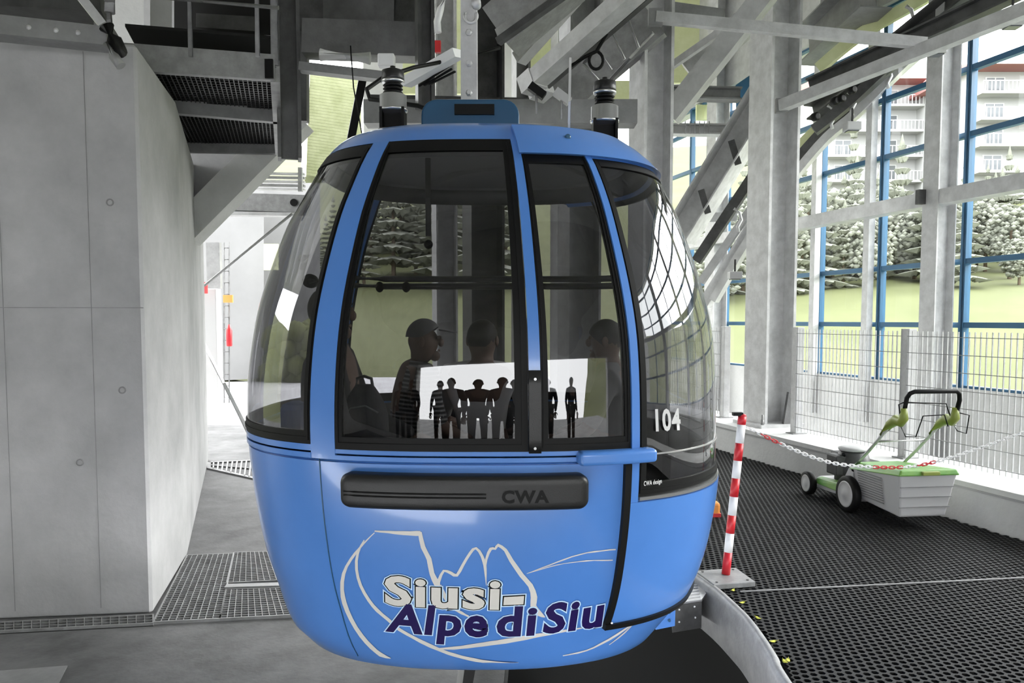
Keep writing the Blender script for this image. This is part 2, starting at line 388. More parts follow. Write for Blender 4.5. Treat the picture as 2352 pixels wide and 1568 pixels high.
# window wall, blue framed bays
UW = 7.2
zs = [.85, 1.545, 2.245, 2.95, 3.62, 4.33, 5.04, 5.45]
vs_ = [11.88 + 1.23 * k for k in range(3, 0, -1)] + [11.88, 10.65, 9.42, 8.25, 6.98, 5.75, 4.5, 3.25, 2.0, .75, -.5, -1.75, -3]
struct(MB().hbox(UW - .05, UW + .25, -3.2, 15.6, -.4, .85).build('wall_right', 'lconcrete'))
struct(MB().hbox(5.85, UW - .05, -3.2, 15.6, -.4, -.3).build('floor', 'lconcrete'))
struct(MB().hbox(UW - .1, UW + .3, -3.2, 15.6, 5.45, 8.2).build('wall_right', 'lsteel'))
for i in range(len(vs_) - 1):
    v1, v0 = vs_[i], vs_[i + 1]
    fr = MB()
    for z in zs: 
        if abs(z - 2.95) > .01: fr.hbox(UW - .03, UW + .04, v0, v1, z - .03, z + .03)
    fr.hbox(UW - .035, UW + .045, v0 - .035, v0 + .035, .85, 5.45)
    fr.hbox(UW - .035, UW + .045, v1 - .02, v1 + .005, .85, 5.45)
    o = struct(fr.build('window_%d' % (i + 1), 'fblue'))
    struct(MB().hbox(UW + .003, UW + .009, v0 + .02, v1 - .01, .85, 5.45).build('pane', 'clear', o))
for i, (v, w) in enumerate([(11.88, .3), (9.42, .1), (8.37, .1), (7.16, .22), (4.6, .22), (2.1, .22), (-.4, .22)]):
    mb = MB()
    if w > .2: mb.ibeam(H(UW - .2, v, -.3), H(UW - .2, v, 8.2), w, .26, .015, HC)
    else: mb.box(H(UW - .1, v, 3.2), (w, .09, 5.8), (HH, HC, UP))
    tag(mb.build('steel_column', 'bgalv'), ['grey steel column at the far window bay, seen between cabin and main column', 'slim grey post beside the first blue window bar right of the main column', 'slim grey post beside the second blue window bar', 'wide grey steel column between the second and third window bays', 'grey steel column of the window wall beyond the picture edge', 'grey steel column of the window wall level with the viewer', 'grey steel column of the window wall behind the viewer'][i], 'column')
tag(MB().hbox(UW - .32, UW - .12, -3, 15, 2.87, 3.03).build('window_rail', 'bgalv'), 'long horizontal grey steel rail crossing in front of all the blue windows', 'rail')
tag(MB().box(H(UW - .37, 7.25, 2.97), (.1, .06, .16), (HC, HH, UP)).build('rail_bracket', 'dsteel'), 'dark bracket joining the grey rail to the wide window column', 'bracket')

# ------------------------------------------------------------------ the cabin: one barrel-shaped shell, t = angle, z = height
CC = Vector((-.145, 3.65, 0)); CA, CB, CN = 1.06, .95, 2.6
LPF = [(.19, .5), (.205, .62), (.25, .735), (.33, .80), (.506, .852), (.648, .890), (.841, .922), (1.027, .942), (1.212, .952), (1.392, .944), (1.627, .908), (1.809, .857), (1.995, .79), (2.128, .722), (2.255, .654), (2.345, .585), (2.38, .52)]
RPF = [(.19, .5), (.205, .63), (.25, .745), (.33, .80), (.432, .867), (.578, .924), (.776, .964), (.965, .983), (1.206, .984), (1.518, .970), (1.7, .935), (1.904, .874), (2.093, .804), (2.228, .725), (2.345, .6), (2.38, .52)]
def interp(z, P):
    if z <= P[0][0]: return P[0][1]
    for i in range(len(P) - 1):
        if z <= P[i + 1][0]:
            (x0, y0), (x1, y1) = P[i], P[i + 1]
            if z < .3 or z > 2.36: return y0 + (y1 - y0) * (z - x0) / (x1 - x0)
            # smooth (Catmull style) tangents
            g = lambda k: (P[min(k + 1, len(P) - 1)][1] - P[max(k - 1, 0)][1]) / (P[min(k + 1, len(P) - 1)][0] - P[max(k - 1, 0)][0])
            h = x1 - x0; u = (z - x0) / h; m0, m1 = g(i) * h, g(i + 1) * h
            return (2*u**3-3*u*u+1)*y0 + (u**3-2*u*u+u)*m0 + (-2*u**3+3*u*u)*y1 + (u**3-u*u)*m1
    return P[-1][1]
def prof(z):
    return interp(z, LPF), interp(z, RPF)
def sp(x, e): return math.copysign(abs(x) ** e, x)
def surf(t, z, off=0.):
    l, r = prof(z); c, s = math.cos(R(t)), math.sin(R(t)); w = (1 + c) / 2; k = l * (1 - w) + r * w
    x = k * CA * sp(c, 2 / CN); y = k * CB * sp(s, 2 / CN)
    if off:
        gx = sp(x / CA, CN - 1) / CA; gy = sp(y / CB, CN - 1) / CB; g = math.hypot(gx, gy) or 1
        x += off * gx / g; y += off * gy / g
    return Vector((CC.x + x, CC.y + y, z))
def wrap(X, Z, off=0.):       # a point of the front face from metres across and height
    l, r = prof(Z); t = -90.
    for _ in range(12):
        w = (1 + math.cos(R(t))) / 2; k = l * (1 - w) + r * w; q = max(-1, min(1, (X - CC.x) / (k * CA)))
        t = -math.degrees(math.acos(max(-1, min(1, sp(q, CN / 2)))))
    return surf(t, Z, off)
def tsteps(t0, t1, step=2.):
    n = max(1, int(math.ceil(abs(t1 - t0) / step))); return [t0 + (t1 - t0) * i / n for i in range(n + 1)]
def patch(mb, t0, t1, z0, z1, off=0., th=.012, nz=None, step=2.):
    """closed curved slab; z0 and z1 may be functions of t"""
    T = tsteps(t0, t1, step); f0 = z0 if callable(z0) else (lambda t: z0); f1 = z1 if callable(z1) else (lambda t: z1)
    nz = nz or max(1, int(abs(f1(t0) - f0(t0)) / .06)); full = abs(abs(t1 - t0) - 360) < .01
    if full: T = T[:-1]
    mb.smooth = True; O, I = [], []
    for t in T:
        O.append([surf(t, f0(t) + (f1(t) - f0(t)) * j / nz, off) for j in range(nz + 1)])
        I.append([surf(t, f0(t) + (f1(t) - f0(t)) * j / nz, off - th) for j in range(nz + 1)])
    loop = [o + i[::-1] + o[:1] for o, i in zip(O, I)]
    b = len(mb.v); m = len(loop[0]) - 1
    vs = [p for l in loop for p in l[:m]]; n = len(loop); fs = []; 
    for i in range(n if full else n - 1):
        for j in range(m):
            fs.append((i * m + j, i * m + (j + 1) % m, ((i + 1) % n) * m + (j + 1) % m, ((i + 1) % n) * m + j))
    mb.add(vs, fs)
    mb.smooth = False
    if not full:
        for i in (0, n - 1):
            for j in range(nz): mb.add([loop[i][j], loop[i][j + 1], I[i][j + 1], I[i][j]], [(0, 1, 2, 3)])
    return mb
def sharp(o, ang=35):
    me = o.data; bm = bmesh.new(); bm.from_mesh(me); bmesh.ops.remove_doubles(bm, verts=bm.verts, dist=1e-5); bmesh.ops.recalc_face_normals(bm, faces=bm.faces)
    for e in bm.edges:
        if len(e.link_faces) == 2 and e.calc_face_angle(0) > R(ang): e.smooth = False
    bm.to_mesh(me); bm.free(); return o

cabin = empty('gondola_cabin', (CC.x, CC.y, .19), 'blue barrel-shaped cable car cabin numbered 104 with tinted windows and mountain logo', 'cable car')
# lower body with panel grooves
def sill(t):
    a = (t + 180) % 360 - 180
    return 1.1
mb = MB()
patch(mb, -60.3, 43.5, .19, .945, 0, .02, 22)
patch(mb, 43.5, 299.7, .19, 1.09, 0, .02, 26)
mb.smooth = True
for k in (1., ):   # underside
    ring = [surf(t, .19, 0) for t in range(0, 360, 4)]; c0 = Vector((CC.x, CC.y, .19))
    ring2 = [c0 + (p - c0) * .5 - UP * .015 for p in ring]
    n = len(ring); mb.add(ring + ring2, [(i, (i + 1) % n, n + (i + 1) % n, n + i) for i in range(n)] + [list(range(n, 2 * n))])
body = sharp(mb.build('lower_body', 'blue', cabin))
mb = MB()
patch(mb, -118.8, -61.5, 1.09, 1.1, -.012, .01, 1); patch(mb, -118.8, -61.5, 1.1, 1.116, .004, .016, 1); patch(mb, -118.8, -61.5, 1.116, 1.123, -.012, .01, 1); patch(mb, -118.8, -61.5, 1.123, 1.138, .002, .016, 1)
patch(mb, 43.5, 138, 1.09, 1.138, .003, .016, 1)
patch(mb, -222, -119.2, 1.09, 1.1, -.012, .01, 1); patch(mb, -222, -119.2, 1.1, 1.12, .006, .018, 1); patch(mb, -222, -119.2, 1.12, 1.127, -.012, .01, 1); patch(mb, -222, -119.2, 1.127, 1.15, .004, .016, 1)
sharp(mb.build('sill_moulding', 'blue', cabin))
# roof band
mb = MB(); patch(mb, -180, 180, lambda t: 2.205 if abs((t + 180) % 360 - 180) < 60.3 else 2.287, 2.375, .002, .02, 4, 2.)
mb.smooth = True
ring = [surf(t, 2.375, .002) for t in range(0, 360, 4)]; c0 = Vector((CC.x, CC.y, 2.375)); ring2 = [c0 + (p - c0) * .6 + UP * .012 for p in ring]
n = len(ring); mb.add(ring + ring2, [(i, (i + 1) % n, n + (i + 1) % n, n + i) for i in range(n)] + [list(range(n, 2 * n))])
sharp(mb.build('roof', 'blue', cabin))
mb = MB(); patch(mb, -81.6, 62, 2.222, 2.352, .03, .03, 3); sharp(mb.build('door_hood', 'blue', cabin))
p = wrap(.204, 2.299, .03); MB().lathe(p, [(.012, -.004), (.012, .003), (.006, .006)], 12, Vector((0, -1, 0))).build('hood_screw', 'dblue', cabin)
# posts
for t0, t1, z0, z1, off in [(-119.2, -112.7, 1.10, 2.29, .004), (-82.95, -81.05, 1.13, 2.29, .006), (-62.4, -60.4, .93, 2.24, .012),
                            (141, 136, 1.10, 2.29, .004), (45, 42, .93, 2.29, .004)]:
    mb = MB(); patch(mb, t0, t1, z0, z1, off, .03, 24, 1.); sharp(mb.build('window_post', 'blue', cabin))
mb = MB(); patch(mb, -83.0, -81.05, 1.135, 1.425, .022, .02, 6, 1.)
o = mb.build('door_cover', 'bplastic', cabin); o['label'] = 'black lower cover of the middle window post'
for z in (1.395, 1.153): MB().lathe(wrap(.079, z, .024), [(.005, -.003), (.005, .002)], 10, Vector((0, -1, 0))).build('screw', 'chrome', o)
# windows: black rubber frame and tinted pane
def window(t0, t1, z0, z1, bl, br, bb, bt, name='window'):
    o = None; mb = MB(); s = 1 if t1 > t0 else -1
    a, b = t0 + s * bl, t1 - s * br
    patch(mb, t0, a, z0, z1, .004, .022, 24, 1.); patch(mb, b, t1, z0, z1, .004, .022, 24, 1.)
    patch(mb, a, b, z0, z0 + bb, .004, .022, 1, 1.5); patch(mb, a, b, z1 - bt, z1, .004, .022, 2, 1.5)
    # raised lip
    patch(mb, t0 + s * bl * .25, t0 + s * bl * .5, z0 + bb * .3, z1 - bt * .3, .008, .006, 24, 1.); patch(mb, t1 - s * br * .5, t1 - s * br * .25, z0 + bb * .3, z1 - bt * .3, .008, .006, 24, 1.)
    patch(mb, t0 + s * bl * .3, t1 - s * br * .3, z0 + bb * .3, z0 + bb * .55, .008, .006, 1, 1.5)
    fr = sharp(mb.build('window_frame', 'black', cabin))
    g = MB(); patch(g, a, b, z0 + bb, z1 - bt, -.002, .004, 24, 2.); sharp(g.build('pane', 'glass', fr))
    # corner fillets
    return fr
wmain = window(-112.6, -83.1, 1.139, 2.287, 1.7, 2.0, .045, .05)
wdoor = window(-80.95, -62.5, 1.139, 2.287, 1.2, 1.4, .045, .10)
wend = window(-60.3, 42, .955, 2.215, 2.2, 2.2, .05, .03)
wleft = window(-119.3, -219, 1.152, 2.282, 1.8, 1.8, .045, .05)
window(136, 45, 1.139, 2.287, 1.7, 1.7, .045, .05)
# bright trim under the right end window
mb = MB(); patch(mb, -60, 42, .945, .957, .014, .02, 1); sharp(mb.build('window_trim', 'chrome', cabin))
mb = MB(); patch(mb, -58, 40, 1.108, 1.113, .002, .004, 1); sharp(mb.build('glass_line', 'chrome', cabin))
# bumper / ski box on the front
def dome(X0, X1, Z0, Z1, rad, h, name, mt, parent, n=10, zw=lambda X: 0):
    """rounded-rectangle cushion on the front face"""
    rings = []; cx, cz = (X0 + X1) / 2, (Z0 + Z1) / 2; hw, hh = (X1 - X0) / 2, (Z1 - Z0) / 2
    for inset, off in ((0, -.005), (0, h * .6), (rad * .18, h * .88), (rad * .5, h), (rad * .999, h)):
        L = []
        w, hgt, rr = hw - inset, hh - inset, rad - inset
        for qx, qz, a0 in ((1, 1, 0), (-1, 1, 90), (-1, -1, 180), (1, -1, 270)):
            for k in range(7):
                a = R(a0 + 90 * k / 6); L.append((cx + qx * (w - rr) + rr * math.cos(a), cz + qz * (hgt - rr) + rr * math.sin(a)))
            # subdivide long top/bottom edges
            if qx == 1 and qz == 1 or (qx == -1 and qz == -1):
                s = 1 if qz == 1 else -1
                for k in range(1, 16):
                    L.append((cx + s * (w - rr) * (1 - 2 * k / 16), cz + s * (hgt)))
        rings.append([wrap(x, z + zw(x), off) for x, z in L])
    mb = MB(); mb.smooth = True; n = len(rings[0])
    vs = [p for r in rings for p in r]; fs = [(i * n + k, i * n + (k + 1) % n, (i + 1) * n + (k + 1) % n, (i + 1) * n + k) for i in range(len(rings) - 1) for k in range(n)]
    mb.add(vs, fs)
    # centre fill: strips between top and bottom of the last ring
    last = rings[-1]; top = [last[k] for k in range(6, 23)]; bot = [last[k] for k in range(35 - 6 + 0, 46)][::-1]
    base = (len(rings) - 1) * n; tI = list(range(6, 23)); bI = list(range(35, 52))[::-1]
    m = min(len(tI), len(bI))
    for k in range(m - 1): mb.f.append([tI[k] + base, tI[k + 1] + base, bI[k + 1] + base, bI[k] + base]); mb.mi.append(0); mb.sm.append(True)
    return sharp(mb.build(name, mt, parent), 50)
bump = dome(-.60, .263, .935, 1.062, .035, .055, 'bumper', 'bplastic', cabin)
bump['label'] = 'long black moulded bumper panel'
mb = MB()
for z in (.998, .985): mb.tube([wrap(-.58 + .035 * i, z, .056) for i in range(15)], .003, 6)
mb.build('bumper_groove', 'black', bump)
hinge = dome(.228, .505, 1.088, 1.14, .016, .05, 'hinge_cover', 'blue', cabin)
# door seal, and the raised corner panel right of it
mb = MB(); patch(mb, -64.1, -62.5, .455, 1.083, .018, .018, 16, 1.)
patch(mb, -64.1, -2, .44, .462, .03, .03, 1); sharp(mb.build('door_seal', 'black', cabin))
mb = MB(); patch(mb, -62.45, -2, .462, .94, .016, .02, 14); sharp(mb.build('corner_panel', 'blue', cabin))
MB().lathe(wrap(.367, .466, .02), [(.004, -.003), (.004, .002)], 8, Vector((0, -1, 0))).build('rivet', 'chrome', cabin)
mb = MB(); mb.tube([surf(-117, z, .001) for z in [.3 + .05 * i for i in range(17)]], .0025, 5); mb.build('panel_seam', 'dblue', cabin)
# logo ribbons (metres across, height)
RIB = [[[-0.495,0.838,-0.493,0.836],[-0.512,0.822,-0.509,0.82],[-0.536,0.798,-0.532,0.794],[-0.554,0.778,-0.549,0.773],[-0.575,0.754,-0.567,0.749],[-0.592,0.731,-0.584,0.725],[-0.612,0.699,-0.602,0.696],[-0.627,0.667,-0.614,0.665],[-0.636,0.631,-0.621,0.633],[-0.639,0.597,-0.624,0.599],[-0.64,0.567,-0.622,0.574],[-0.636,0.538,-0.618,0.547],[-0.627,0.504,-0.61,0.514],[-0.614,0.47,-0.598,0.48],[-0.597,0.434,-0.582,0.445],[-0.578,0.4,-0.563,0.414],[-0.559,0.372,-0.545,0.387],[-0.541,0.349,-0.527,0.365],[-0.524,0.331,-0.512,0.347],[-0.507,0.315,-0.497,0.335],[-0.483,0.309,-0.479,0.322],[-0.464,0.309,-0.463,0.313]],[[-0.535,0.808,-0.532,0.806],[-0.55,0.785,-0.544,0.784],[-0.565,0.755,-0.556,0.753],[-0.573,0.722,-0.562,0.723],[-0.574,0.688,-0.563,0.69],[-0.57,0.655,-0.559,0.659],[-0.562,0.623,-0.551,0.629],[-0.549,0.592,-0.538,0.599],[-0.534,0.564,-0.523,0.572],[-0.519,0.541,-0.509,0.551],[-0.503,0.521,-0.493,0.533],[-0.484,0.504,-0.476,0.515],[-0.465,0.487,-0.456,0.498],[-0.444,0.466,-0.436,0.477],[-0.422,0.445,-0.414,0.456],[-0.398,0.43,-0.392,0.442],[-0.373,0.415,-0.367,0.427],[-0.342,0.394,-0.335,0.409],[-0.309,0.375,-0.302,0.391],[-0.276,0.359,-0.271,0.373],[-0.243,0.342,-0.238,0.357],[-0.218,0.332,-0.214,0.348],[-0.192,0.323,-0.189,0.338],[-0.165,0.314,-0.162,0.33],[-0.139,0.307,-0.136,0.323],[-0.111,0.302,-0.11,0.316],[-0.081,0.298,-0.08,0.311],[-0.054,0.297,-0.053,0.307],[-0.023,0.297,-0.023,0.303],[0.006,0.295,0.006,0.3],[0.025,0.295,0.025,0.297]],[[-0.494,0.841,-0.493,0.846],[-0.474,0.839,-0.472,0.846],[-0.444,0.838,-0.444,0.847],[-0.419,0.835,-0.417,0.847],[-0.39,0.833,-0.388,0.848],[-0.365,0.832,-0.364,0.848],[-0.343,0.831,-0.342,0.85],[-0.326,0.832,-0.326,0.85]],[[-0.335,0.845,-0.322,0.847],[-0.332,0.818,-0.317,0.822],[-0.326,0.786,-0.31,0.792],[-0.315,0.763,-0.3,0.77],[-0.306,0.741,-0.289,0.747],[-0.302,0.714,-0.284,0.717],[-0.297,0.685,-0.28,0.691],[-0.289,0.66,-0.27,0.67],[-0.281,0.642,-0.26,0.654],[-0.277,0.638,-0.26,0.644],[-0.274,0.639,-0.263,0.64]],[[-0.26,0.647,-0.271,0.648],[-0.26,0.654,-0.27,0.656],[-0.257,0.663,-0.268,0.667],[-0.251,0.682,-0.26,0.686],[-0.243,0.696,-0.248,0.704],[-0.234,0.693,-0.231,0.703],[-0.222,0.686,-0.217,0.697],[-0.211,0.678,-0.207,0.69],[-0.196,0.678,-0.201,0.688],[-0.183,0.697,-0.193,0.702],[-0.172,0.72,-0.181,0.725],[-0.159,0.744,-0.167,0.75],[-0.146,0.765,-0.154,0.771],[-0.136,0.779,-0.142,0.787],[-0.13,0.783,-0.127,0.792],[-0.121,0.773,-0.113,0.779],[-0.112,0.755,-0.103,0.76],[-0.107,0.738,-0.096,0.742],[-0.103,0.722,-0.092,0.725],[-0.101,0.707,-0.091,0.708],[-0.099,0.689,-0.091,0.689],[-0.096,0.664,-0.092,0.664],[-0.094,0.643,-0.092,0.643]],[[-0.095,0.689,-0.098,0.689],[-0.093,0.715,-0.098,0.715],[-0.088,0.744,-0.096,0.747],[-0.08,0.767,-0.089,0.772],[-0.072,0.781,-0.08,0.789],[-0.068,0.782,-0.068,0.792],[-0.058,0.781,-0.062,0.789],[-0.052,0.79,-0.059,0.796],[-0.05,0.793,-0.05,0.805],[-0.041,0.788,-0.034,0.797],[-0.028,0.776,-0.019,0.784],[-0.02,0.759,-0.008,0.766],[-0.009,0.736,0.004,0.744],[0.009,0.707,0.022,0.717],[0.028,0.677,0.041,0.688],[0.045,0.656,0.058,0.667],[0.059,0.637,0.074,0.647],[0.066,0.614,0.085,0.622],[0.068,0.593,0.092,0.595],[0.067,0.576,0.09,0.574],[0.067,0.556,0.088,0.561],[0.079,0.534,0.095,0.549],[0.094,0.517,0.106,0.534],[0.109,0.51,0.115,0.521],[0.121,0.508,0.122,0.511]],[[0.053,0.688,0.053,0.69],[0.074,0.696,0.073,0.698],[0.103,0.707,0.102,0.71],[0.136,0.718,0.134,0.722],[0.161,0.728,0.16,0.732],[0.189,0.737,0.187,0.742],[0.216,0.747,0.215,0.751],[0.242,0.753,0.241,0.757],[0.271,0.759,0.271,0.763],[0.299,0.76,0.298,0.766],[0.323,0.762,0.322,0.766],[0.355,0.763,0.355,0.768],[0.378,0.762,0.378,0.767]],[[0.053,0.688,0.053,0.69],[0.073,0.694,0.072,0.696],[0.101,0.702,0.1,0.705],[0.132,0.711,0.132,0.714],[0.162,0.718,0.161,0.721],[0.189,0.723,0.188,0.725],[0.216,0.725,0.216,0.728],[0.243,0.727,0.242,0.73],[0.269,0.727,0.269,0.732],[0.297,0.728,0.296,0.731],[0.325,0.725,0.325,0.729],[0.35,0.723,0.35,0.727],[0.368,0.722,0.368,0.726]],[[-0.284,0.368,-0.284,0.372],[-0.257,0.367,-0.257,0.376],[-0.217,0.367,-0.217,0.382],[-0.192,0.371,-0.193,0.385],[-0.164,0.374,-0.165,0.391],[-0.135,0.379,-0.136,0.397],[-0.106,0.383,-0.108,0.402],[-0.078,0.388,-0.08,0.408],[-0.051,0.392,-0.053,0.412],[-0.023,0.396,-0.026,0.418],[0.004,0.402,0.001,0.422],[0.03,0.407,0.027,0.428],[0.055,0.412,0.053,0.432],[0.082,0.419,0.079,0.437],[0.113,0.425,0.111,0.44],[0.139,0.429,0.137,0.444],[0.17,0.435,0.168,0.447],[0.202,0.44,0.2,0.45],[0.233,0.444,0.232,0.452],[0.259,0.448,0.259,0.453],[0.278,0.45,0.278,0.454]],[[0.194,0.319,0.193,0.323],[0.218,0.321,0.217,0.326],[0.252,0.323,0.25,0.331],[0.286,0.33,0.284,0.337],[0.316,0.34,0.313,0.348],[0.346,0.354,0.341,0.364],[0.373,0.367,0.368,0.378],[0.407,0.387,0.401,0.398],[0.435,0.407,0.43,0.416],[0.463,0.425,0.46,0.43],[0.483,0.437,0.482,0.439]],[[0.377,0.341,0.375,0.345],[0.393,0.354,0.391,0.358],[0.417,0.372,0.413,0.379],[0.437,0.391,0.433,0.397],[0.459,0.417,0.456,0.421],[0.474,0.436,0.472,0.439]],[[-0.214,0.542,-0.21,0.551],[-0.202,0.536,-0.198,0.544],[-0.188,0.526,-0.183,0.537],[-0.172,0.519,-0.169,0.526],[-0.16,0.512,-0.157,0.519]],[[-0.27,0.638,-0.256,0.646],[-0.264,0.623,-0.25,0.632],[-0.254,0.603,-0.241,0.611],[-0.242,0.578,-0.231,0.584],[-0.233,0.556,-0.223,0.562]]]
mb = MB()
for r in RIB:
    O = []
    for x0, z0, x1, z1 in r: O.append([wrap(x0, z0, .0025), wrap((x0 + x1) / 2, (z0 + z1) / 2, .0025), wrap(x1, z1, .0025)])
    mb.grid(O)
o = mb.build('mountain_logo', 'decal', cabin); o['label'] = 'cream line drawing of jagged mountain peaks and sweeping curves'
# lettering
def glyphs(txt, offset, res=3, shear=0.):
    cu = bpy.data.curves.new('t', 'FONT'); cu.body = txt; cu.offset = offset; cu.resolution_u = res; cu.shear = shear; cu.fill_mode = 'FRONT'; cu.space_character = 1.1
    ob = bpy.data.objects.new('t', cu); col.objects.link(ob)
    dg = bpy.context.evaluated_depsgraph_get(); me = bpy.data.meshes.new_from_object(ob.evaluated_get(dg))
    bpy.data.objects.remove(ob); return me
def lettering(name, txt, quad, ref, mt, off, parent, layer=0., label=None, bold=.0, wf=wrap, sx=None):
    """quad: TL TR BR BL of the letters' own box (x extent, baseline to cap height of ref)"""
    base = glyphs(txt, bold); rf = glyphs(ref, bold)
    xs = [v.co.x for v in base.vertices]; x0, x1 = min(xs), max(xs); y0 = min(v.co.y for v in rf.vertices); y1 = max(v.co.y for v in rf.vertices)
    me = glyphs(txt, bold + layer) if layer else base
    bm = bmesh.new(); bm.from_mesh(me)
    TL, TR, BR, BL = [Vector(q) for q in quad]
    for v in bm.verts:
        u = (v.co.x - x0) / (x1 - x0); w = (v.co.y - y0) / (y1 - y0)
        p = BL.lerp(BR, u).lerp(TL.lerp(TR, u), w); v.co = Vector((p.x, p.y, 0))
    bmesh.ops.triangulate(bm, faces=bm.faces)
    for _ in range(3):
        L = [e for e in bm.edges if e.calc_length() > .03]
        if L: bmesh.ops.subdivide_edges(bm, edges=L, cuts=1); bmesh.ops.triangulate(bm, faces=bm.faces)
    org = parent
    while org.parent: org = org.parent
    for v in bm.verts: v.co = wf(v.co.x, v.co.y, off) - org.location
    bmesh.ops.recalc_face_normals(bm, faces=bm.faces)
    m2 = bpy.data.meshes.new(name); bm.to_mesh(m2); bm.free(); m2.materials.append(M[mt])
    o = bpy.data.objects.new(name, m2); col.objects.link(o); o.parent = parent
    if label: o['label'] = label
    return o
BO = .034
Q = dict(siusi=[(-.462, .677), (-.041, .67), (-.046, .544), (-.466, .555)], dash=[(-.029, .598), (.044, .602), (.041, .568), (-.032, .565)],
         alpe=[(-.442, .564), (-.086, .562), (-.091, .427), (-.473, .44)], di=[(-.052, .56), (.094, .56), (.084, .432), (-.06, .427)],
         siu=[(.128, .567), (.345, .592), (.335, .447), (.11, .435)])
def outlined(name, txt, q, ref, face, rim1, rim2, label, bold=BO):
    o = lettering(name, txt, Q[q], ref, face, .0062, cabin, 0, label, bold)
    lettering('letter_outline', txt, Q[q], ref, rim1, .0052, o, .022, None, bold)
    lettering('letter_rim', txt, Q[q], ref, rim2, .0040, o, .042 if rim1 != rim2 else .024, None, bold)
outlined('lettering', 'Siusi', 'siusi', 'S', 'decal', 'black', 'outl', 'light grey word with black outline')
outlined('lettering', 'Alpe', 'alpe', 'A', 'navy', 'outl', 'outl', 'dark navy word with pale outline')
outlined('lettering', 'di', 'di', 'd', 'navy', 'outl', 'outl', 'dark navy short word with pale outline')
outlined('lettering', 'Siu', 'siu', 'S', 'navy', 'outl', 'outl', 'dark navy word with pale outline cut off by the door seal')
q = Q['dash']
def quadp(q, g, off, name, mt, parent):
    mb = MB(); c = (sum(p[0] for p in q) / 4, sum(p[1] for p in q) / 4)
    P = [Vector((p[0] + math.copysign(g, p[0] - c[0]), p[1] + math.copysign(g, p[1] - c[1]))) for p in q]
    mb.grid([[wrap(*(P[3].lerp(P[2], i / 6)).lerp(P[0].lerp(P[1], i / 6), j), off) for j in (0, 1)] for i in range(7)])
    return mb.build(name, mt, parent)
o = quadp(q, 0, .0062, 'hyphen', 'decal', cabin); quadp(q, .0045, .0052, 'letter_outline', 'black', o); quadp(q, .009, .004, 'letter_rim', 'outl', o)
lettering('cabin_number', '104', [(.519, 1.276), (.623, 1.271), (.629, 1.189), (.523, 1.194)], '1', 'lgrey', .006, cabin, 0, 'light grey cabin number on the end window', .03)
lettering('maker_mark', 'CWA design', [(.474, 1.016), (.545, 1.018), (.545, 1.001), (.474, .998)], 'C', 'white', .012, cabin, 0, 'tiny white maker lettering', .01)
lettering('maker_mark', 'CWA', [(-.037, 1.012), (.123, 1.012), (.123, .966), (-.037, .966)], 'C', 'black', .0575, bump, 0, 'black maker letters raised on the bumper', .04)
# roof fittings
zr = 2.385
mb = MB(); c = Vector((-.19, 3.62, zr)); w, hgt, rr = .445, .215, .07
pl = []
for cx_, cz_, a0 in ((w / 2 - rr, hgt - rr, 0), (-w / 2 + rr, hgt - rr, 90)):
    for k in range(7): a = R(a0 + 15 * k); pl.append(c + Vector((cx_ + rr * math.cos(a), 0, cz_ + rr * math.sin(a))))
pl += [c + Vector((-w / 2, 0, 0)), c + Vector((w / 2, 0, 0))]
mb.prism(pl, (0, .22, 0)); o = mb.build('roof_bracket', 'dblue', cabin, bevel=.008)
MB().m('black').box(c + Vector((.02, -.005, .165)), (.18, .03, .045)).build('slot', None, o)
mb = MB(); mb.m('bgalv').box((-.2, 3.74, 2.81), (.078, .03, .56)); o = mb.build('hanger_arm', None, cabin, bevel=.004)
for z in (2.655, 2.79, 2.93, 2.50): MB().lathe((-.2, 3.72, z), [(.016, -.005), (.016, .004), (.010, .004), (.010, .016)], 6, Vector((0, -1, 0))).build('bolt', 'lsteel', o)
mb = MB(); mb.tube([(-.19 + .028 * math.cos(R(a)), 3.71, 3.0 + .03 * math.sin(R(a))) for a in range(150, 400, 20)], .008, 8); mb.lathe((-.165, 3.7, 3.055), [(.0, -.03), (.022, -.03), (.022, .02), (.0, .02)], 18, Vector((0, -1, 0))); mb.build('shackle', 'lsteel', o)
for x, zt in ((-.545, 2.755), (.425, 2.705)):
    y = 3.66; z0 = zt - .37; mb = MB(); b_ = Vector((x, y, z0))
    o = MB().m('galv').box(b_ + Vector((0, 0, .04)), (.12, .12, .09)).build('damper', None, cabin, bevel=.006)
    mb = MB()
    for sx in (-1, 1): mb.box(b_ + Vector((sx * .05, 0, .13)), (.012, .1, .1))
    mb.box(b_ + Vector((0, .03, .13)), (.09, .04, .1)); mb.build('damper_cage', 'black', o)
    MB().lathe(b_, [(.055, .165), (.066, .17), (.066, .178), (.062, .18), (.062, .24), (.052, .245)], 26).build('damper_cup', 'chrome', o)
    mb = MB()
    for k in range(3): mb.lathe(b_ + UP * (.247 + k * .016), [(.036, 0), (.046, .006), (.036, .014)], 24)
    mb.build('damper_spring', 'black', o)
    MB().lathe(b_, [(.05, .296), (.053, .300), (.053, .306), (.05, .308)], 26).build('damper_ring', 'chrome', o)
    MB().lathe(b_, [(.05, .308), (.052, .315), (.05, .35), (.03, .358), (.012, .358), (.012, .372)], 26).build('damper_cap', 'bplastic', o)
MB().tube([(.253, 3.55, 2.38), (.258, 3.55, 2.76)], .006, 8).build('antenna', 'white', cabin)
MB().lathe((-.385, 3.75, 2.545), [(.0, 0), (.03, .004), (.033, .02), (.028, .035), (0, .04)], 20, Vector((0, -1, 0))).build('roof_lamp', 'red', cabin)['label'] = 'dark red round roof lamp'
MB().tube([(-.385, 3.76, 2.385), (-.385, 3.76, 2.545)], .008, 6).build('lamp_stem', 'black', cabin)
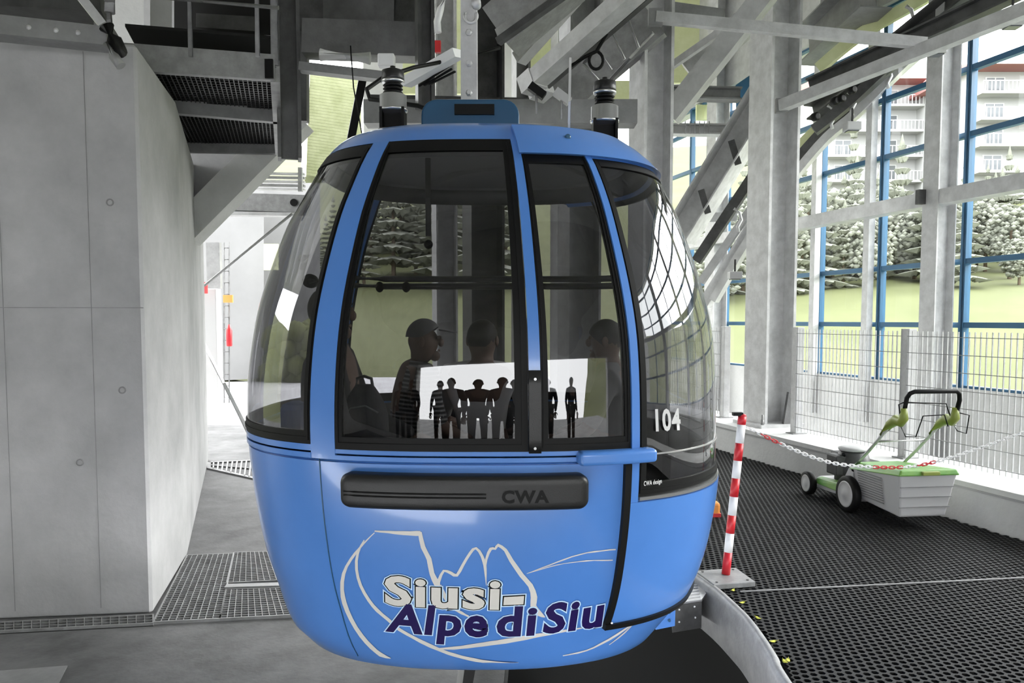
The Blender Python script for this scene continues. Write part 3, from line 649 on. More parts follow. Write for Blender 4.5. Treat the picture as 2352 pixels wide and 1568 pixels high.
# interior: floor, lining, benches, rails
mb = MB(); patch(mb, -180, 180, .37, .93, -.022, .006, 6, 4.); mb.smooth = False; mb.build('inner_lining', 'dsteel', cabin)
mb = MB(); patch(mb, 44, 240, .93, 1.13, -.022, .006, 3, 4.); mb.build('inner_lining', 'dsteel', cabin)
mb = MB(); patch(mb, -116, -64, .93, 1.08, -.022, .006, 2, 4.); mb.build('inner_lining', 'dsteel', cabin)
mb = MB(); patch(mb, -180, 180, 2.22, 2.30, -.026, .006, 1, 4.); mb.build('inner_lining', 'dsteel', cabin)
mb = MB(); rg = [surf(t, .36, -.03) for t in range(0, 360, 6)]; mb.prism(rg, (0, 0, .02)); mb.build('cabin_floor', 'dsteel', cabin)
mb = MB(); patch(mb, -180, 180, 2.29, 2.35, -.03, .01, 1, 4.); rg = [surf(t, 2.30, -.04) for t in range(0, 360, 6)]; mb.prism(rg, (0, 0, .015)); mb.build('cabin_ceiling', 'inner', cabin)
for sg, rng in ((-1, (128, 232)), (1, (-52, 52))):
    mb = MB()
    T = list(range(rng[0], rng[1] + 1, 4)); outer = [surf(t, .72, -.06) for t in T]
    xin = CC.x + sg * .46
    for z0, z1 in ((.66, .74),):
        pl = [Vector((p.x, p.y, z0)) for p in outer] + [Vector((xin, outer[-1].y, z0)), Vector((xin, outer[0].y, z0))]
        mb.prism(pl, (0, 0, z1 - z0))
    s_ = mb.build('bench_seat', 'seat', cabin)
    mb = MB(); patch(mb, rng[0] + 6, rng[1] - 6, .76, 1.08, -.05, .04, 4, 4.); mb.build('bench_back', 'seat', cabin)
    mb = MB(); mb.box((xin + sg * .03, CC.y, .52), (.03, .9, .28)); mb.build('bench_support', 'inner', cabin)
MB().box((-.17, 4.02, .55), (.42, .4, .36)).build('middle_seat', 'seat', cabin, bevel=.03)
for z, yy in ((1.825, 4.33), (1.785, 4.33)):
    MB().tube([(-.85, yy - .12, z), (-.7, yy, z), (.45, yy, z), (.6, yy - .12, z)], .017, 8).build('handrail', 'dsteel', cabin)
mb = MB(); mb.tube([(-.36, 3.4, 2.29), (-.36, 3.4, 1.96)], .012, 8); o = mb.build('grab_pole', 'dsteel', cabin)
MB().ball((-.36, 3.4, 1.925), .02).build('knob', 'black', o)
k_ = MB(); k_.tube([at(712, 645, 3.15), at(745, 645, 3.12)], .013, 10); k_.lathe(at(712, 645, 3.16), [(.0, -.03), (.028, -.028), (.028, .01), (0, .012)], 18, Vector((0, -1, 0))); k_.build('rail_end', 'black', cabin)
for px in (872, 933): MB().ball(at(px, 659, 4.3), .03, 12, (.8, .6, 1)).build('rail_clip', 'black', cabin)
# chequered entry step and under-cabin bracket
mb = MB(); q = [atz(1545, 1386, -.02), atz(1612, 1376, -.02), atz(1622, 1362, -.02), atz(1600, 1325, -.02), atz(1540, 1325, -.02)]
mb.prism(q, (0, 0, -.012)); stp = mb.build('step', 'chrome'); tag(stp, 'ribbed metal step between the cabin corner and the curved platform edge', 'step')
mb = MB()
for i in range(9):
    t = i / 8; a = q[0].lerp(q[4], t); b = q[1].lerp(q[3], t); mb.beam(a.lerp(b, .05) + UP * .003, a.lerp(b, .95) + UP * .003, .012, .006)
mb.build('tread', 'lsteel', stp)
mb = MB(); mb.hexa([Vector((p.x, p.y, -.19)) for p in (q[0], q[1], q[3], q[4])] + [Vector((p.x, p.y, -.034)) for p in (q[0], q[1], q[3], q[4])]); o = mb.build('step_box', 'dsteel', stp)
for px, py in ((1560, 1400), (1595, 1393), (1560, 1428), (1597, 1418)):
    MB().ball(at(px, py, atz(1570, 1386, -.02).y - .01), .006, 8).build('rivet', 'lsteel', stp)
mb = MB(); a = at(1500, 1448, 4.05); mb.prism([at(1506, 1446, 4.05), at(1550, 1437, 4.05), at(1553, 1360, 4.05), at(1520, 1360, 4.05)], (0, .06, 0)); o = mb.build('foot_bracket', 'blue', cabin)
for py in (1405, 1424): MB().lathe(at(1537, py, 4.045), [(.008, 0), (.008, .008)], 6, Vector((0, -1, 0))).build('bolt', 'dblue', o)
# frames in the pit
tag(MB().ibeam((-.2, 3.6, -.9), (-.1, 6.5, -.9), .2, .3).build('guide_rail', 'dsteel'), 'dark steel guide beam lying in the pit under the cabin', 'guide rail')
tag(MB().box((.35, 3.9, -.85), (.5, .35, .5)).build('pit_box', 'dsteel', bevel=.01), 'dark steel box standing in the pit under the cabin', 'box')

# ------------------------------------------------------------------ columns and roof steelwork
def one(fn, name, mt, label, cat_, group=None, bevel=0.):
    mb = MB(); fn(mb); return tag(mb.build(name, mt, bevel=bevel), label, cat_, group)
col1 = H(5.66, 8.33, .32)
o = empty('steel_column', col1, 'tall galvanised H column standing on the parapet beside the wire fence', 'column')
MB().ibeam(col1, col1 + UP * 7.6, .46, .40, .035, HC).build('column_shaft', 'bgalv', o)
MB().box(col1 + UP * .02, (.6, .62, .04), (HC, HH, UP)).build('base_plate', 'bgalv', o)
for u, v in ((-.26, -.27), (.26, -.27)): MB().lathe(col1 + HC * u + HH * v, [(.02, .04), (.02, .1), (.013, .1), (.013, .16)], 8).build('anchor_bolt', 'steel', o)
MB().prism([col1 + HC * .02 - HH * .29 + UP * .04, col1 + HC * .20 - HH * .29 + UP * .04, col1 + HC * .11 - HH * .25 + UP * .42], HH * .04).build('gusset', 'msteel', o)
def column(px, Y, w, d, label, z0=-.35, z1=8.2, mt='bgalv'):
    p = at(px, 735, Y); p.z = z0
    return one(lambda m: m.ibeam(p, Vector((p.x, p.y, z1)), w, d, .03, HC), 'steel_column', mt, label, 'column')
column(1490, 7.6, .34, .30, 'thick grey H column rising behind the right end of the cabin roof', 0)
column(1292, 10.5, .3, .25, 'slim grey column behind the diagonal light rail')
column(1196, 11, .26, .2, 'dark slim column just right of the cabin hanger arm', mt='steel')
column(1022, 13, .42, .35, 'grey column seen through the main cabin window')
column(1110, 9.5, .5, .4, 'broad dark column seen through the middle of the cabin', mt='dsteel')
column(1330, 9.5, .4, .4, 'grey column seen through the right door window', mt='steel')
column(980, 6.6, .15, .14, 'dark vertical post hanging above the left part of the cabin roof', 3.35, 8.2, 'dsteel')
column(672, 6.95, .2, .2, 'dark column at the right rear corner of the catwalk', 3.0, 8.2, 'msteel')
BE = [  # name, label, category, end 1, end 2, width, height, material, shape
 ('cross_tube', 'thin square tube running level across the two right columns', 'beam', (1505, 40, 6.9), (2125, 100, 7.0), .07, .09, 'bgalv', 'b'),
 ('tie_tube', 'long smooth diagonal tube from the main column up to the top right corner', 'beam', (1795, 243, 8.1), (2400, 5, 6.2), .10, .11, 'bgalv', 'b'),
 ('arch_girder', 'upper diagonal box girder rising right behind the cabin to the main column', 'girder', (1560, 545, 11.6), (1790, 170, 10.9), .5, .38, 'bgalv', 'i'),
 ('arch_girder', 'lower thin diagonal girder rising right behind the cabin', 'girder', (1618, 700, 11.6), (1760, 470, 11.0), .14, .16, 'bgalv', 'b'),
 ('arch_girder', 'middle dark diagonal girder with bolts rising right behind the cabin', 'girder', (1600, 600, 11.4), (1760, 360, 10.9), .10, .14, 'dsteel', 'b'),
 ('arch_girder', 'pale diagonal flange strip between the dark girders right of the cabin', 'girder', (1610, 648, 11.4), (1765, 420, 10.9), .08, .10, 'lsteel', 'b'),
 ('arch_girder', 'dark upper girder right of the main column under the roof', 'girder', (1870, 260, 10.5), (2230, -20, 8.4), .30, .22, 'dsteel', 'i'),
 ('arch_girder', 'topmost dark girder crossing the upper right behind the main column', 'girder', (1860, 110, 10.7), (2010, -30, 9.3), .4, .5, 'steel', 'i'),
 ('arch_girder', 'narrow dark conveyor girder just above the long smooth tube', 'girder', (1860, 200, 8.6), (2352, -30, 7.2), .14, .16, 'dsteel', 'i'),
 ('roof_brace', 'wide pale diagonal brace between the thick column and the main column', 'brace', (1538, 268, 9.0), (1765, -20, 8.6), .2, .22, 'lsteel', 'b'),
 ('roof_brace', 'thin diagonal brace under the yellow ceiling right of the thick column', 'brace', (1530, 160, 9.5), (1662, 68, 9.0), .06, .08, 'bgalv', 'b'),
 ('roof_brace', 'second wide diagonal brace higher up left of the main column', 'brace', (1580, 165, 10.5), (1850, -60, 10), .3, .3, 'bgalv', 'b'),
 ('roof_beam', 'dark horizontal beam between the thick column and main column', 'beam', (1530, 214, 11), (1700, 218, 11), .2, .17, 'steel', 'i'),
 ('roof_beam', 'pale horizontal beam with small rungs right of the thick column', 'beam', (1525, 298, 11.5), (1720, 300, 11.5), .2, .15, 'lsteel', 'i'),
 ('roof_beam', 'horizontal beam directly under the yellow ceiling panel', 'beam', (1520, 18, 9.5), (1660, 38, 9.5), .15, .12, 'steel', 'b'),
 ('roof_beam', 'low horizontal beam with bolts far behind the right edge of the cabin', 'beam', (1560, 500, 12), (1690, 498, 12), .15, .12, 'steel', 'b'),
 ('roof_beam', 'wide grey girder running level just behind the cabin roof', 'girder', (840, 262, 6.9), (1460, 262, 6.9), .2, .2, 'steel', 'b'),
 ('roof_beam', 'second level girder behind the cabin roof, seen under the dampers', 'girder', (850, 232, 9.5), (1470, 245, 9.5), .2, .10, 'dsteel', 'b'),
 ('light_rail', 'broad diagonal light rail with pale end cap above the cabin', 'rail', (1232, 182, 6.3), (1470, -30, 5.6), .15, .12, 'bgalv', 'b'),
 ('light_rail', 'narrow dark groove rail on the underside of the broad light rail', 'rail', (1250, 196, 6.4), (1500, -20, 5.7), .05, .08, 'dsteel', 'b'),
 ('roof_brace', 'pale diagonal brace left of the broad light rail', 'brace', (1192, 136, 8.0), (1330, -20, 7.5), .13, .13, 'lsteel', 'b'),
 ('cable_tray', 'black cable tray rising diagonally from the hanger arm', 'cable tray', (1144, 96, 5.0), (1300, -15, 4.8), .05, .04, 'dsteel', 'b'),
 ('cable_tray', 'second grey strip along the black cable tray near the hanger arm', 'cable tray', (1144, 78, 5.1), (1270, -15, 4.9), .05, .05, 'galv', 'b'),
 ('roof_girder', 'big grey diagonal plate girder above the hanger arm', 'girder', (1150, 75, 6.6), (1330, -80, 6.4), .3, .38, 'galv', 'b'),
 ('roof_girder', 'wide grey panel behind the cable ladder, left of the thick column', 'girder', (1270, 240, 7.8), (1500, 40, 7.4), .1, .42, 'galv', 'b'),
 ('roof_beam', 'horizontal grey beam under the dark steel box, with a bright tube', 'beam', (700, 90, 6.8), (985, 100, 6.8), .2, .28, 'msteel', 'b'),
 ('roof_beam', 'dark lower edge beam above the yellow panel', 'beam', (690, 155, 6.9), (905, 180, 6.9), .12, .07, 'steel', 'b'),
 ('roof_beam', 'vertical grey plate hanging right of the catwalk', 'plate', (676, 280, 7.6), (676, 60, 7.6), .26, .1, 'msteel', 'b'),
 ('portal_beam', 'grey steel beam with two round holes behind the left cabin edge', 'beam', (515, 464, 12), (710, 470, 12), .2, .26, 'galv', 'b'),
 ('portal_beam', 'thin pale ledge under the grey beam with two holes', 'beam', (520, 491, 12), (710, 494, 12), .2, .05, 'lsteel', 'b'),
 ('stay_rod', 'thin pale rod rising diagonally from the left wall to the cabin edge', 'rod', (470, 655, 11.3), (672, 490, 10.5), .04, .04, 'lsteel', 't'),
 ('stay_rod', 'thin pale rod falling diagonally from the left wall behind the cabin', 'rod', (464, 780, 11.2), (572, 995, 9.6), .05, .05, 'lsteel', 't'),
 ('roof_beam', 'heavy grey channel beam crossing the top left corner', 'beam', (-30, 62, 4.7), (250, 92, 4.9), .16, .11, 'steel', 'b'),
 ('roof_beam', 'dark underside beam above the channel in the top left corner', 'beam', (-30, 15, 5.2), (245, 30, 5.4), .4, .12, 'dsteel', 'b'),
 ('roof_brace', 'grey diagonal flat brace meeting the channel beam in the top left corner', 'brace', (238, 60, 4.85), (160, -40, 4.8), .09, .05, 'bgalv', 'b'),
]
for nm, lb, ct, e1, e2, w, h, mt, k in BE:
    a, b = at(*e1), at(*e2); mb = MB()
    if k == 'b': mb.beam(a, b, w, h)
    elif k == 'i': mb.ibeam(a, b, w, h)
    else: mb.tube([a, b], w / 2, 10)
    o = tag(mb.build(nm, mt), lb, ct)
    if nm == 'light_rail' and 'broad' in lb:
        d = (b - a).normalized(); MB().beam(a - d * .12, a + d * .02, .17, .14).build('end_cap', 'lsteel', o)
        for q in (-.055, 0, .055): MB().beam(a + UP * .062 + Vector((q, 0, q * .5)), b + UP * .062 + Vector((q, 0, q * .5)), .02, .012).build('groove', 'dsteel', o)
    if nm == 'tie_tube' or nm == 'cross_tube':
        MB().box(a, (.12, .05, .14)).build('end_plate', 'steel', o)
    if 'two round holes' in lb:
        for px in (540, 675): MB().lathe(at(px, 465, 11.88), [(.055, 0), (.055, .012)], 20, Vector((0, -1, 0))).build('hole_dark_disc', 'black', o)  # flat black discs stand for the darkness of the open holes
    if nm == 'arch_girder' and 'upper diagonal box' in lb:
        for t in (.2, .5, .85): MB().beam(a.lerp(b, t) + Vector((-.02, -.25, .2)), a.lerp(b, t + .04) + Vector((.03, -.25, -.22)), .02, .09).build('stiffener', 'dsteel', o)
    if 'heavy grey channel' in lb:
        for t in (.15, .4, .62, .8): MB().lathe(a.lerp(b, t) + Vector((0, -.075, .0)), [(.016, -.01), (.016, .012), (0, .014)], 8, Vector((0, -1, 0))).build('bolt', 'lsteel', o)
    if 'small rungs' in lb:
        for k_ in range(6): MB().tube([at(1574 + 11 * k_, 278, 11.3), at(1574 + 11 * k_, 308, 11.3)], .008, 6).build('rung', 'lsteel', o)
    if 'bright tube' in lb:
        MB().tube([at(736, 126, 6.5), at(850, 134, 6.5)], .05, 14).build('tube', 'white', o)  # bright reflection of the metal tube put in as a white colour
# curved conveyor arch along the window side: three concentric curved members and hooks
def arch(pts, w, h, name, mt, label):
    P = cat([tuple(at(p[0], p[1], p[2] + .8)) for p in pts], 5); P = [Vector(p) for p in P]; mb = MB()
    rows = []
    for i, p in enumerate(P):
        d = (P[min(i + 1, len(P) - 1)] - P[max(i - 1, 0)]).normalized(); s = d.cross(UP).normalized(); t = s.cross(d).normalized()
        rows.append([p + s * w / 2 + t * h / 2, p - s * w / 2 + t * h / 2, p - s * w / 2 - t * h / 2, p + s * w / 2 - t * h / 2, p + s * w / 2 + t * h / 2])
    mb.grid(rows); n = len(rows); mb.add(rows[0][:4] + rows[-1][:4], [(0, 1, 2, 3), (4, 5, 6, 7)])
    return tag(mb.build(name, mt), label, 'track')
arch([(1640, 690, 10.6), (1750, 505, 10.1), (1880, 338, 9.6), (1965, 262, 9.3), (2062, 165, 9), (2140, 95, 8.7)], .12, .11, 'conveyor_track', 'lsteel', 'lowest pale curved rail of the arch seen against the windows')
arch([(1780, 430, 10.1), (1880, 318, 9.7), (1952, 250, 9.4), (2055, 150, 9.1), (2130, 85, 8.8)], .2, .12, 'conveyor_track', 'dsteel', 'dark curved channel just above the lowest pale rail of the arch')
arch([(1780, 395, 10.1), (1888, 285, 9.7), (1960, 222, 9.4), (2050, 140, 9.1), (2120, 80, 8.8)], .1, .12, 'conveyor_track', 'yellow', 'yellow green curved strip of the arch carrying the steel hooks')
arch([(1870, 300, 9.2), (1960, 228, 9.0), (2070, 130, 8.7), (2230, 20, 8.3), (2300, -30, 8.1)], .16, .12, 'conveyor_track', 'dsteel', 'upper dark curved rail of the arch with rollers')
arch([(1880, 158, 9.2), (1975, 80, 8.9), (2110, 3, 8.6), (2200, -50, 8.4)], .08, .14, 'conveyor_track', 'yellow', 'yellow green strip under the roof right of the main column')
for i, (px, py) in enumerate([(1915, 268), (1961, 238), (2044, 175), (1700, 505), (2095, 40)]):
    Y = 9.9 - i * .1 if i != 3 else 10.6; Y = 9.1 if i == 4 else Y
    mb = MB(); mb.tube([at(px - 14, py - 26, Y), at(px - 2, py - 18, Y), at(px + 3, py, Y), at(px - 6, py + 16, Y), at(px - 3, py + 28, Y)], .022, 8)
    tag(mb.build('track_hook', 'lsteel'), ['lowest curved steel hook on the arch right of the main column', 'second curved steel hook up the arch', 'third curved steel hook near the arch crown', 'curved steel hook on the girder left of the main column', 'curved steel hook high above the level square tube'][i], 'hook')
for i, (px, py) in enumerate([(1873, 268), (1918, 232), (1932, 226), (1957, 206)]):
    tag(MB().lathe(at(px, py, 9.5), [(.03, -.04), (.05, -.03), (.05, .03), (.03, .04)], 16, Vector((.4, -1, 0))).build('track_roller', 'black'), 'small black roller on the dark upper rail of the arch', 'roller', 'rollers on the upper arch rail')
for i, (px, py, Y) in enumerate([(1957, 291, 8.8), (2150, 115, 8.2), (2325, 50, 7.2), (1688, 632, 10.0)]):
    p = at(px, py, Y); o = empty('spotlight', p, ['small grey spotlight box hanging under the middle of the arch', 'small grey spotlight box hanging below the arch crown', 'grey spotlight box near the top right corner', 'tiny spotlight under the girder just right of the cabin'][i], 'lamp')
    MB().box(p, (.16, .14, .09)).build('housing', 'lgrey', o, bevel=.01); MB().tube([p + UP * .04, p + UP * .2], .012, 6).build('stem', 'dsteel', o)
    MB().box(p - UP * .05, (.12, .1, .015)).build('lens', 'winglass', o)
# blue panels far up
one(lambda m: m.hexa([at(1690, 250, 12.5), at(1755, 245, 12.5), at(1755, 245, 12.6), at(1690, 250, 12.6), at(1690, 195, 12.5), at(1755, 150, 12.5), at(1755, 150, 12.6), at(1690, 195, 12.6)]), 'wall_panel', 'fblue', 'dark blue wall panel in the gap left of the main column', 'panel')
one(lambda m: m.hexa([at(1888, 185, 12.5), at(2010, 30, 12.5), at(2010, 30, 12.6), at(1888, 185, 12.6), at(1888, 110, 12.5), at(2010, -40, 12.5), at(2010, -40, 12.6), at(1888, 110, 12.6)]), 'wall_panel', 'fblue', 'blue wall panel glimpsed above the arch right of the main column', 'panel')
# cable ladder
o = empty('cable_ladder', at(1380, 150, 6.0), 'steel cable ladder with square rungs hanging diagonally over the right roof hood', 'cable ladder')
A1, A2 = at(1300, 225, 6.2), at(1475, 15, 5.7); B1, B2 = at(1345, 222, 6.2), at(1515, 45, 5.7)
for a, b in ((at(1340, 145, 6.2), at(1440, 35, 5.9)), (at(1395, 190, 6.2), at(1500, 75, 5.9))): MB().tube([a, b], .014, 8).build('rail', 'galv', o)
for t in (0, .33, .66, 1): 
    a = at(1340, 145, 6.2).lerp(at(1440, 35, 5.9), t); b = at(1375, 185, 6.2).lerp(at(1467, 110, 5.9), t)
    MB().tube([a, b], .012, 8).build('rung', 'lsteel', o)
mb = MB(); mb.tube([at(1310, 152, 6.1), at(1345, 130, 6), at(1370, 118, 6), at(1395, 75, 5.95), at(1418, 40, 5.9), at(1450, -10, 5.8)], .014, 8)
mb.tube([at(1369 + 16 * math.cos(R(a)), 139 + 20 * math.sin(R(a)), 6.0) for a in range(-90, 270, 20)], .012, 8, closed=True)
tag(mb.build('cable', 'black'), 'black cable with a round coil hanging from the cable ladder', 'cable')
# sensor heads near cabin roof
for i, (px, py) in enumerate([(1232, 212), (1290, 225)]):
    p = at(px, py, 6.1); o = empty('sensor', p, ['dark angled sensor head below the light rail end', 'pale angled sensor on a thin stand above the roof hood'][i], 'sensor')
    MB().beam(p + Vector((-.05, 0, .05)), p + Vector((.06, 0, -.03)), .07, .06).build('housing', ['black', 'lgrey'][i], o); MB().tube([p, p - UP * .16], .01, 6).build('stand', 'lsteel', o)
# white flat arm with fins, and cables left of hanger
o = tag(MB().beam(at(932, 190, 4.6), at(1052, 122, 4.4), .05, .085, Vector((0, -1, 0))).build('guide_bar', 'white'), 'white flat guide arm slanting above the left cabin damper', 'guide arm')
for i in range(3): MB().beam(at(962 + 12 * i, 198 - 2 * i, 4.6), at(1030 + 8 * i, 152 + 6 * i, 4.5), .012, .008).build('fin', 'black', o)
tag(MB().tube([at(1148, 110, 4.6), at(1050, 135, 4.5), at(950, 155, 4.3), at(880, 178, 4.1), at(842, 205, 4.0), at(850, 228, 3.95), at(885, 232, 3.9), at(960, 243, 3.85), at(1010, 262, 3.8), at(1045, 288, 3.75)], .011, 8).build('cable', 'black'), 'thick black cable looping around the left damper to the cabin roof', 'cable')
o = tag(MB().tube([at(1030, -20, 4.9), at(1012, 20, 4.9), at(1004, 50, 4.9), at(1006, 75, 4.9)], .022, 8).build('hanging_hook', 'white'), 'white hanging strap with a red clip above the white guide arm', 'strap')
MB().box(at(1006, 108, 4.9), (.035, .03, .07)).build('clip', 'red', o)
tag(MB().tube([at(805, 105, 5.0), at(812, 200, 5.0), at(832, 312, 5.0)], .004, 6).build('cord', 'black'), 'thin dark cord hanging left of the cabin roof', 'cord')
tag(MB().box(at(888, 140, 5.8), (.12, .08, .09)).build('junction_box', 'white', bevel=.01), 'small white junction box under the dark beam above the left damper', 'box')
# dark steel box overhead
o = empty('steel_box', at(820, 30, 7), 'dark steel machinery box with recessed panels above the left of the cabin', 'box')
MB().hexa([at(645, 68, 7.2), at(985, 90, 7.2), at(985, 90, 9), at(645, 68, 9), at(645, -60, 7.2), at(985, -60, 7.2), at(985, -60, 9), at(645, -60, 9)]).build('housing', 'dsteel', o)
MB().hexa([at(742, 55, 7.12), at(905, 66, 7.12), at(905, 66, 7.19), at(742, 55, 7.19), at(742, -30, 7.12), at(905, -30, 7.12), at(905, -30, 7.19), at(742, -30, 7.19)]).build('panel', 'msteel', o)
# yellow wood wool panel with pale frame
o = empty('insulation_panel', at(750, 400, 19.6), 'yellow green textured wall panel in a pale frame left of the cabin roof', 'panel')
mb = MB(); n = 34
for i in range(n):
    t0, t1 = i / n, (i + .95) / n
    l = lambda t: at(712 + (702 - 712) * t, 168 + (402 - 168) * t, 19.4); r = lambda t: at(822 + (792 - 822) * t, 185 + (415 - 185) * t, 19.8)
    mb.hexa([l(t1), r(t1), r(t1) + Vector((0, .05, 0)), l(t1) + Vector((0, .05, 0)), l(t0), r(t0), r(t0) + Vector((0, .05, 0)), l(t0) + Vector((0, .05, 0))])
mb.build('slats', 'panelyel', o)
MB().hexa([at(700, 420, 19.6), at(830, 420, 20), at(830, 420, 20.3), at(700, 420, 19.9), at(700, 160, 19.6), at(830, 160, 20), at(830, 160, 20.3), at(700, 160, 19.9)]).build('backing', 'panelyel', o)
MB().beam(at(706, 165, 19.3), at(697, 405, 19.3), .1, .1).build('frame', 'white', o)
tag(MB().beam(at(836, 165, 8.2), at(806, 320, 8.2), .10, .08, HC).build('cable_chain', 'black'), 'black cable chain hanging along the right side of the yellow panel', 'cable chain')
o = bpy.data.objects[-1]
# ------------------------------------------------------------------ catwalk, upper left
zc = 3.42
cw = empty('maintenance_catwalk', atz(470, 150, zc), 'grey steel maintenance catwalk with dark grating underside above the concrete pier', 'catwalk')
FL, FR, BR_, BL_ = atz(290, 158, zc), atz(632, 182, zc), atz(640, 352, zc), atz(408, 348, zc)
MB().beam(FL + UP * .08 - HC * .05, FR + UP * .08, .06, .19).build('front_beam', 'galv', cw)
MB().beam(BL_ + UP * .06, BR_ + UP * .06, .06, .14).build('rear_beam', 'steel', cw)
MB().beam(atz(350, 252, zc) + UP * .04, atz(640, 278, zc) + UP * .04, .08, .12).build('middle_beam', 'steel', cw)
MB().beam(atz(236, 96, zc) + UP * .06, BL_ + UP * .06, .1, .13).build('side_beam', 'steel', cw)
MB().beam(FR + UP * .06, BR_ + UP * .06, .07, .16).build('side_beam', 'galv', cw)
grating('deck_grating', FL + UP * .1, FR + UP * .1, BR_ + UP * .1, BL_ + UP * .1, .035, .07, zc, None, cw, .008, .03, mt='bplastic')
MB().prism([p + UP * .3 for p in (FL, FR, BR_, BL_)], (0, 0, .02)).build('deck_plate', 'under', cw)
fr = FR + UP * .1
MB().tube([fr, fr + UP * 1.1], .03, 12).build('railing_post', 'galv', cw)
for px in (438, 592):
    p = at(px, 130, FR.y - .3); MB().tube([p, p + UP * 1.0], .018, 8).build('railing_post', 'galv', cw)
MB().tube([at(290, -12, 5.3), at(640, 18, 5.3)], .014, 8).build('railing_bar', 'galv', cw)
MB().box(at(618, 158, FR.y - .05), (.06, .02, .14)).build('end_plate', 'black', cw)
for i, (px, py) in enumerate([(325, 262), (347, 295), (388, 345)]):
    p = at(px, py, [6.6, 7.2, 8.2][i]); tag(MB().beam(p + UP * .05, p - UP * .1, .05, .03).build('beam_clamp', 'dsteel'), 'dark clamp hanging under the slanting side beam of the catwalk', 'clamp', 'clamps under the catwalk side beam')
mb = MB(); mb.m('galv'); mb.tube([at(252, -20, 4.8), at(252, 30, 4.8)], .03, 14); mb.tube([at(250, 30, 4.8), at(250, 60, 4.8)], .014, 10)
mb.m('black').tube([at(245, 62, 4.8), at(262, 92, 4.8), at(275, 120, 4.9)], .045, 12); mb.m('steel').tube([at(248, 100, 4.8), at(262, 130, 4.8), at(278, 152, 4.8)], .03, 12)
tag(mb.build('pipe_joint', 'galv'), 'dark pipe joint and galvanised pipe where the catwalk meets the channel beam', 'pipe')
# concrete posts and dark recess behind the catwalk
one(lambda m: m.hexa([at(250, 130, 7.5), at(330, 130, 7.5), at(330, 130, 8), at(250, 130, 8), at(250, -60, 7.5), at(330, -60, 7.5), at(330, -60, 8), at(250, -60, 8)]), 'concrete_post', 'lconcrete', 'pale concrete post behind the left end of the catwalk', 'post')
one(lambda m: m.hexa([at(345, 130, 7.8), at(395, 130, 7.8), at(395, 130, 8.3), at(345, 130, 8.3), at(345, -60, 7.8), at(395, -60, 7.8), at(395, -60, 8.3), at(345, -60, 8.3)]), 'concrete_post', 'lconcrete', 'second pale concrete post behind the catwalk', 'post')
one(lambda m: m.hexa([at(395, 140, 8.2), at(640, 140, 8.2), at(640, 140, 8.6), at(395, 140, 8.6), at(395, 72, 8.2), at(640, 82, 8.2), at(640, 82, 8.6), at(395, 72, 8.6)]), 'concrete_lintel', 'lconcrete', 'pale concrete lintel behind the catwalk railing', 'lintel')
one(lambda m: m.hexa([at(400, 75, 8.7), at(640, 85, 8.7), at(640, 85, 8.9), at(400, 75, 8.9), at(400, -60, 8.7), at(640, -60, 8.7), at(640, -60, 8.9), at(400, -60, 8.9)]), 'recess_darkness', 'under', 'black sheet standing for the dark opening above the concrete lintel', 'panel')  # darkness of the open recess put in as a black sheet
one(lambda m: m.hexa([at(450, 62, 8.55), at(590, 72, 8.55), at(590, 72, 8.65), at(450, 62, 8.65), at(450, 30, 8.55), at(590, 38, 8.55), at(590, 38, 8.65), at(450, 30, 8.65)]), 'vent_panel', 'dsteel', 'dark grey vent panel inside the black recess', 'panel')

# ------------------------------------------------------------------ far left background beyond the pier
struct(MB().hexa([at(400, 880, 25), at(606, 868, 25), at(606, 868, 25.3), at(400, 880, 25.3), at(400, 380, 25), at(606, 380, 25), at(606, 380, 25.3), at(400, 380, 25.3)]).build('wall_far', 'farwall'))
struct(MB().hexa([at(606, 880, 27), at(735, 870, 27), at(735, 870, 27.3), at(606, 880, 27.3), at(606, 420, 27), at(735, 420, 27), at(735, 420, 27.3), at(606, 420, 27.3)]).build('wall_far', 'farwall'))
mb = MB(); rh = random.Random(3)
for i in range(160): mb.ball(at(rh.uniform(612, 730), rh.uniform(755, 870), 25 + rh.uniform(-.4, .4)), rh.uniform(.2, .38), 7)
tag(mb.build('hedge', 'grass'), 'low green hedge outside seen through the left end window', 'hedge', kind='stuff')
mb = MB(); p = at(520, 925, 17); p2 = at(520, 556, 17)
o = empty('ladder', p, 'tall narrow pale ladder against the bright wall left of the cabin', 'ladder')
for dx in (-.05, .06): MB().tube([p + Vector((dx, 0, 0)), p2 + Vector((dx, 0, 0))], .016, 6).build('rail', 'galv', o)
for k in range(14): q = p.lerp(p2, (k + .5) / 14); MB().tube([q - Vector((.05, 0, 0)), q + Vector((.06, 0, 0))], .012, 6).build('rung', 'steel', o)
tag(MB().box(at(485, 793, 16), (.36, .3, 2.3)).build('control_cabinet', 'lgrey', bevel=.02), 'tall pale grey control cabinet behind the edge of the concrete pier', 'cabinet')
tag(MB().box(at(492, 610, 16.4), (.28, .12, .95)).build('duct_panel', 'steel'), 'dark grey duct panel above the control cabinet', 'panel')
tag(MB().box(at(468, 661, 15.5), (.14, .05, .22)).build('warning_sign', 'red'), 'small red sign at the edge of the concrete pier', 'sign')
tag(MB().box(at(524, 686, 16.8), (.2, .05, .16)).build('warning_sign', 'orange'), 'small orange sign on the pale ladder', 'sign')
p = at(527, 795, 16.5); tag(MB().lathe(p, [(.05, 0), (.06, .02), (.06, .34), (.03, .4), (.02, .46)], 14).build('fire_extinguisher', 'red'), 'red fire extinguisher hanging beside the pale ladder', 'fire extinguisher')
for py in (815, 868): tag(MB().box(at(465, py, 15.4), (.05, .05, .14)).build('marker_tape', 'red'), ['upper', 'lower'][py > 830] + ' small red marker tape at the edge of the concrete pier', 'tape')
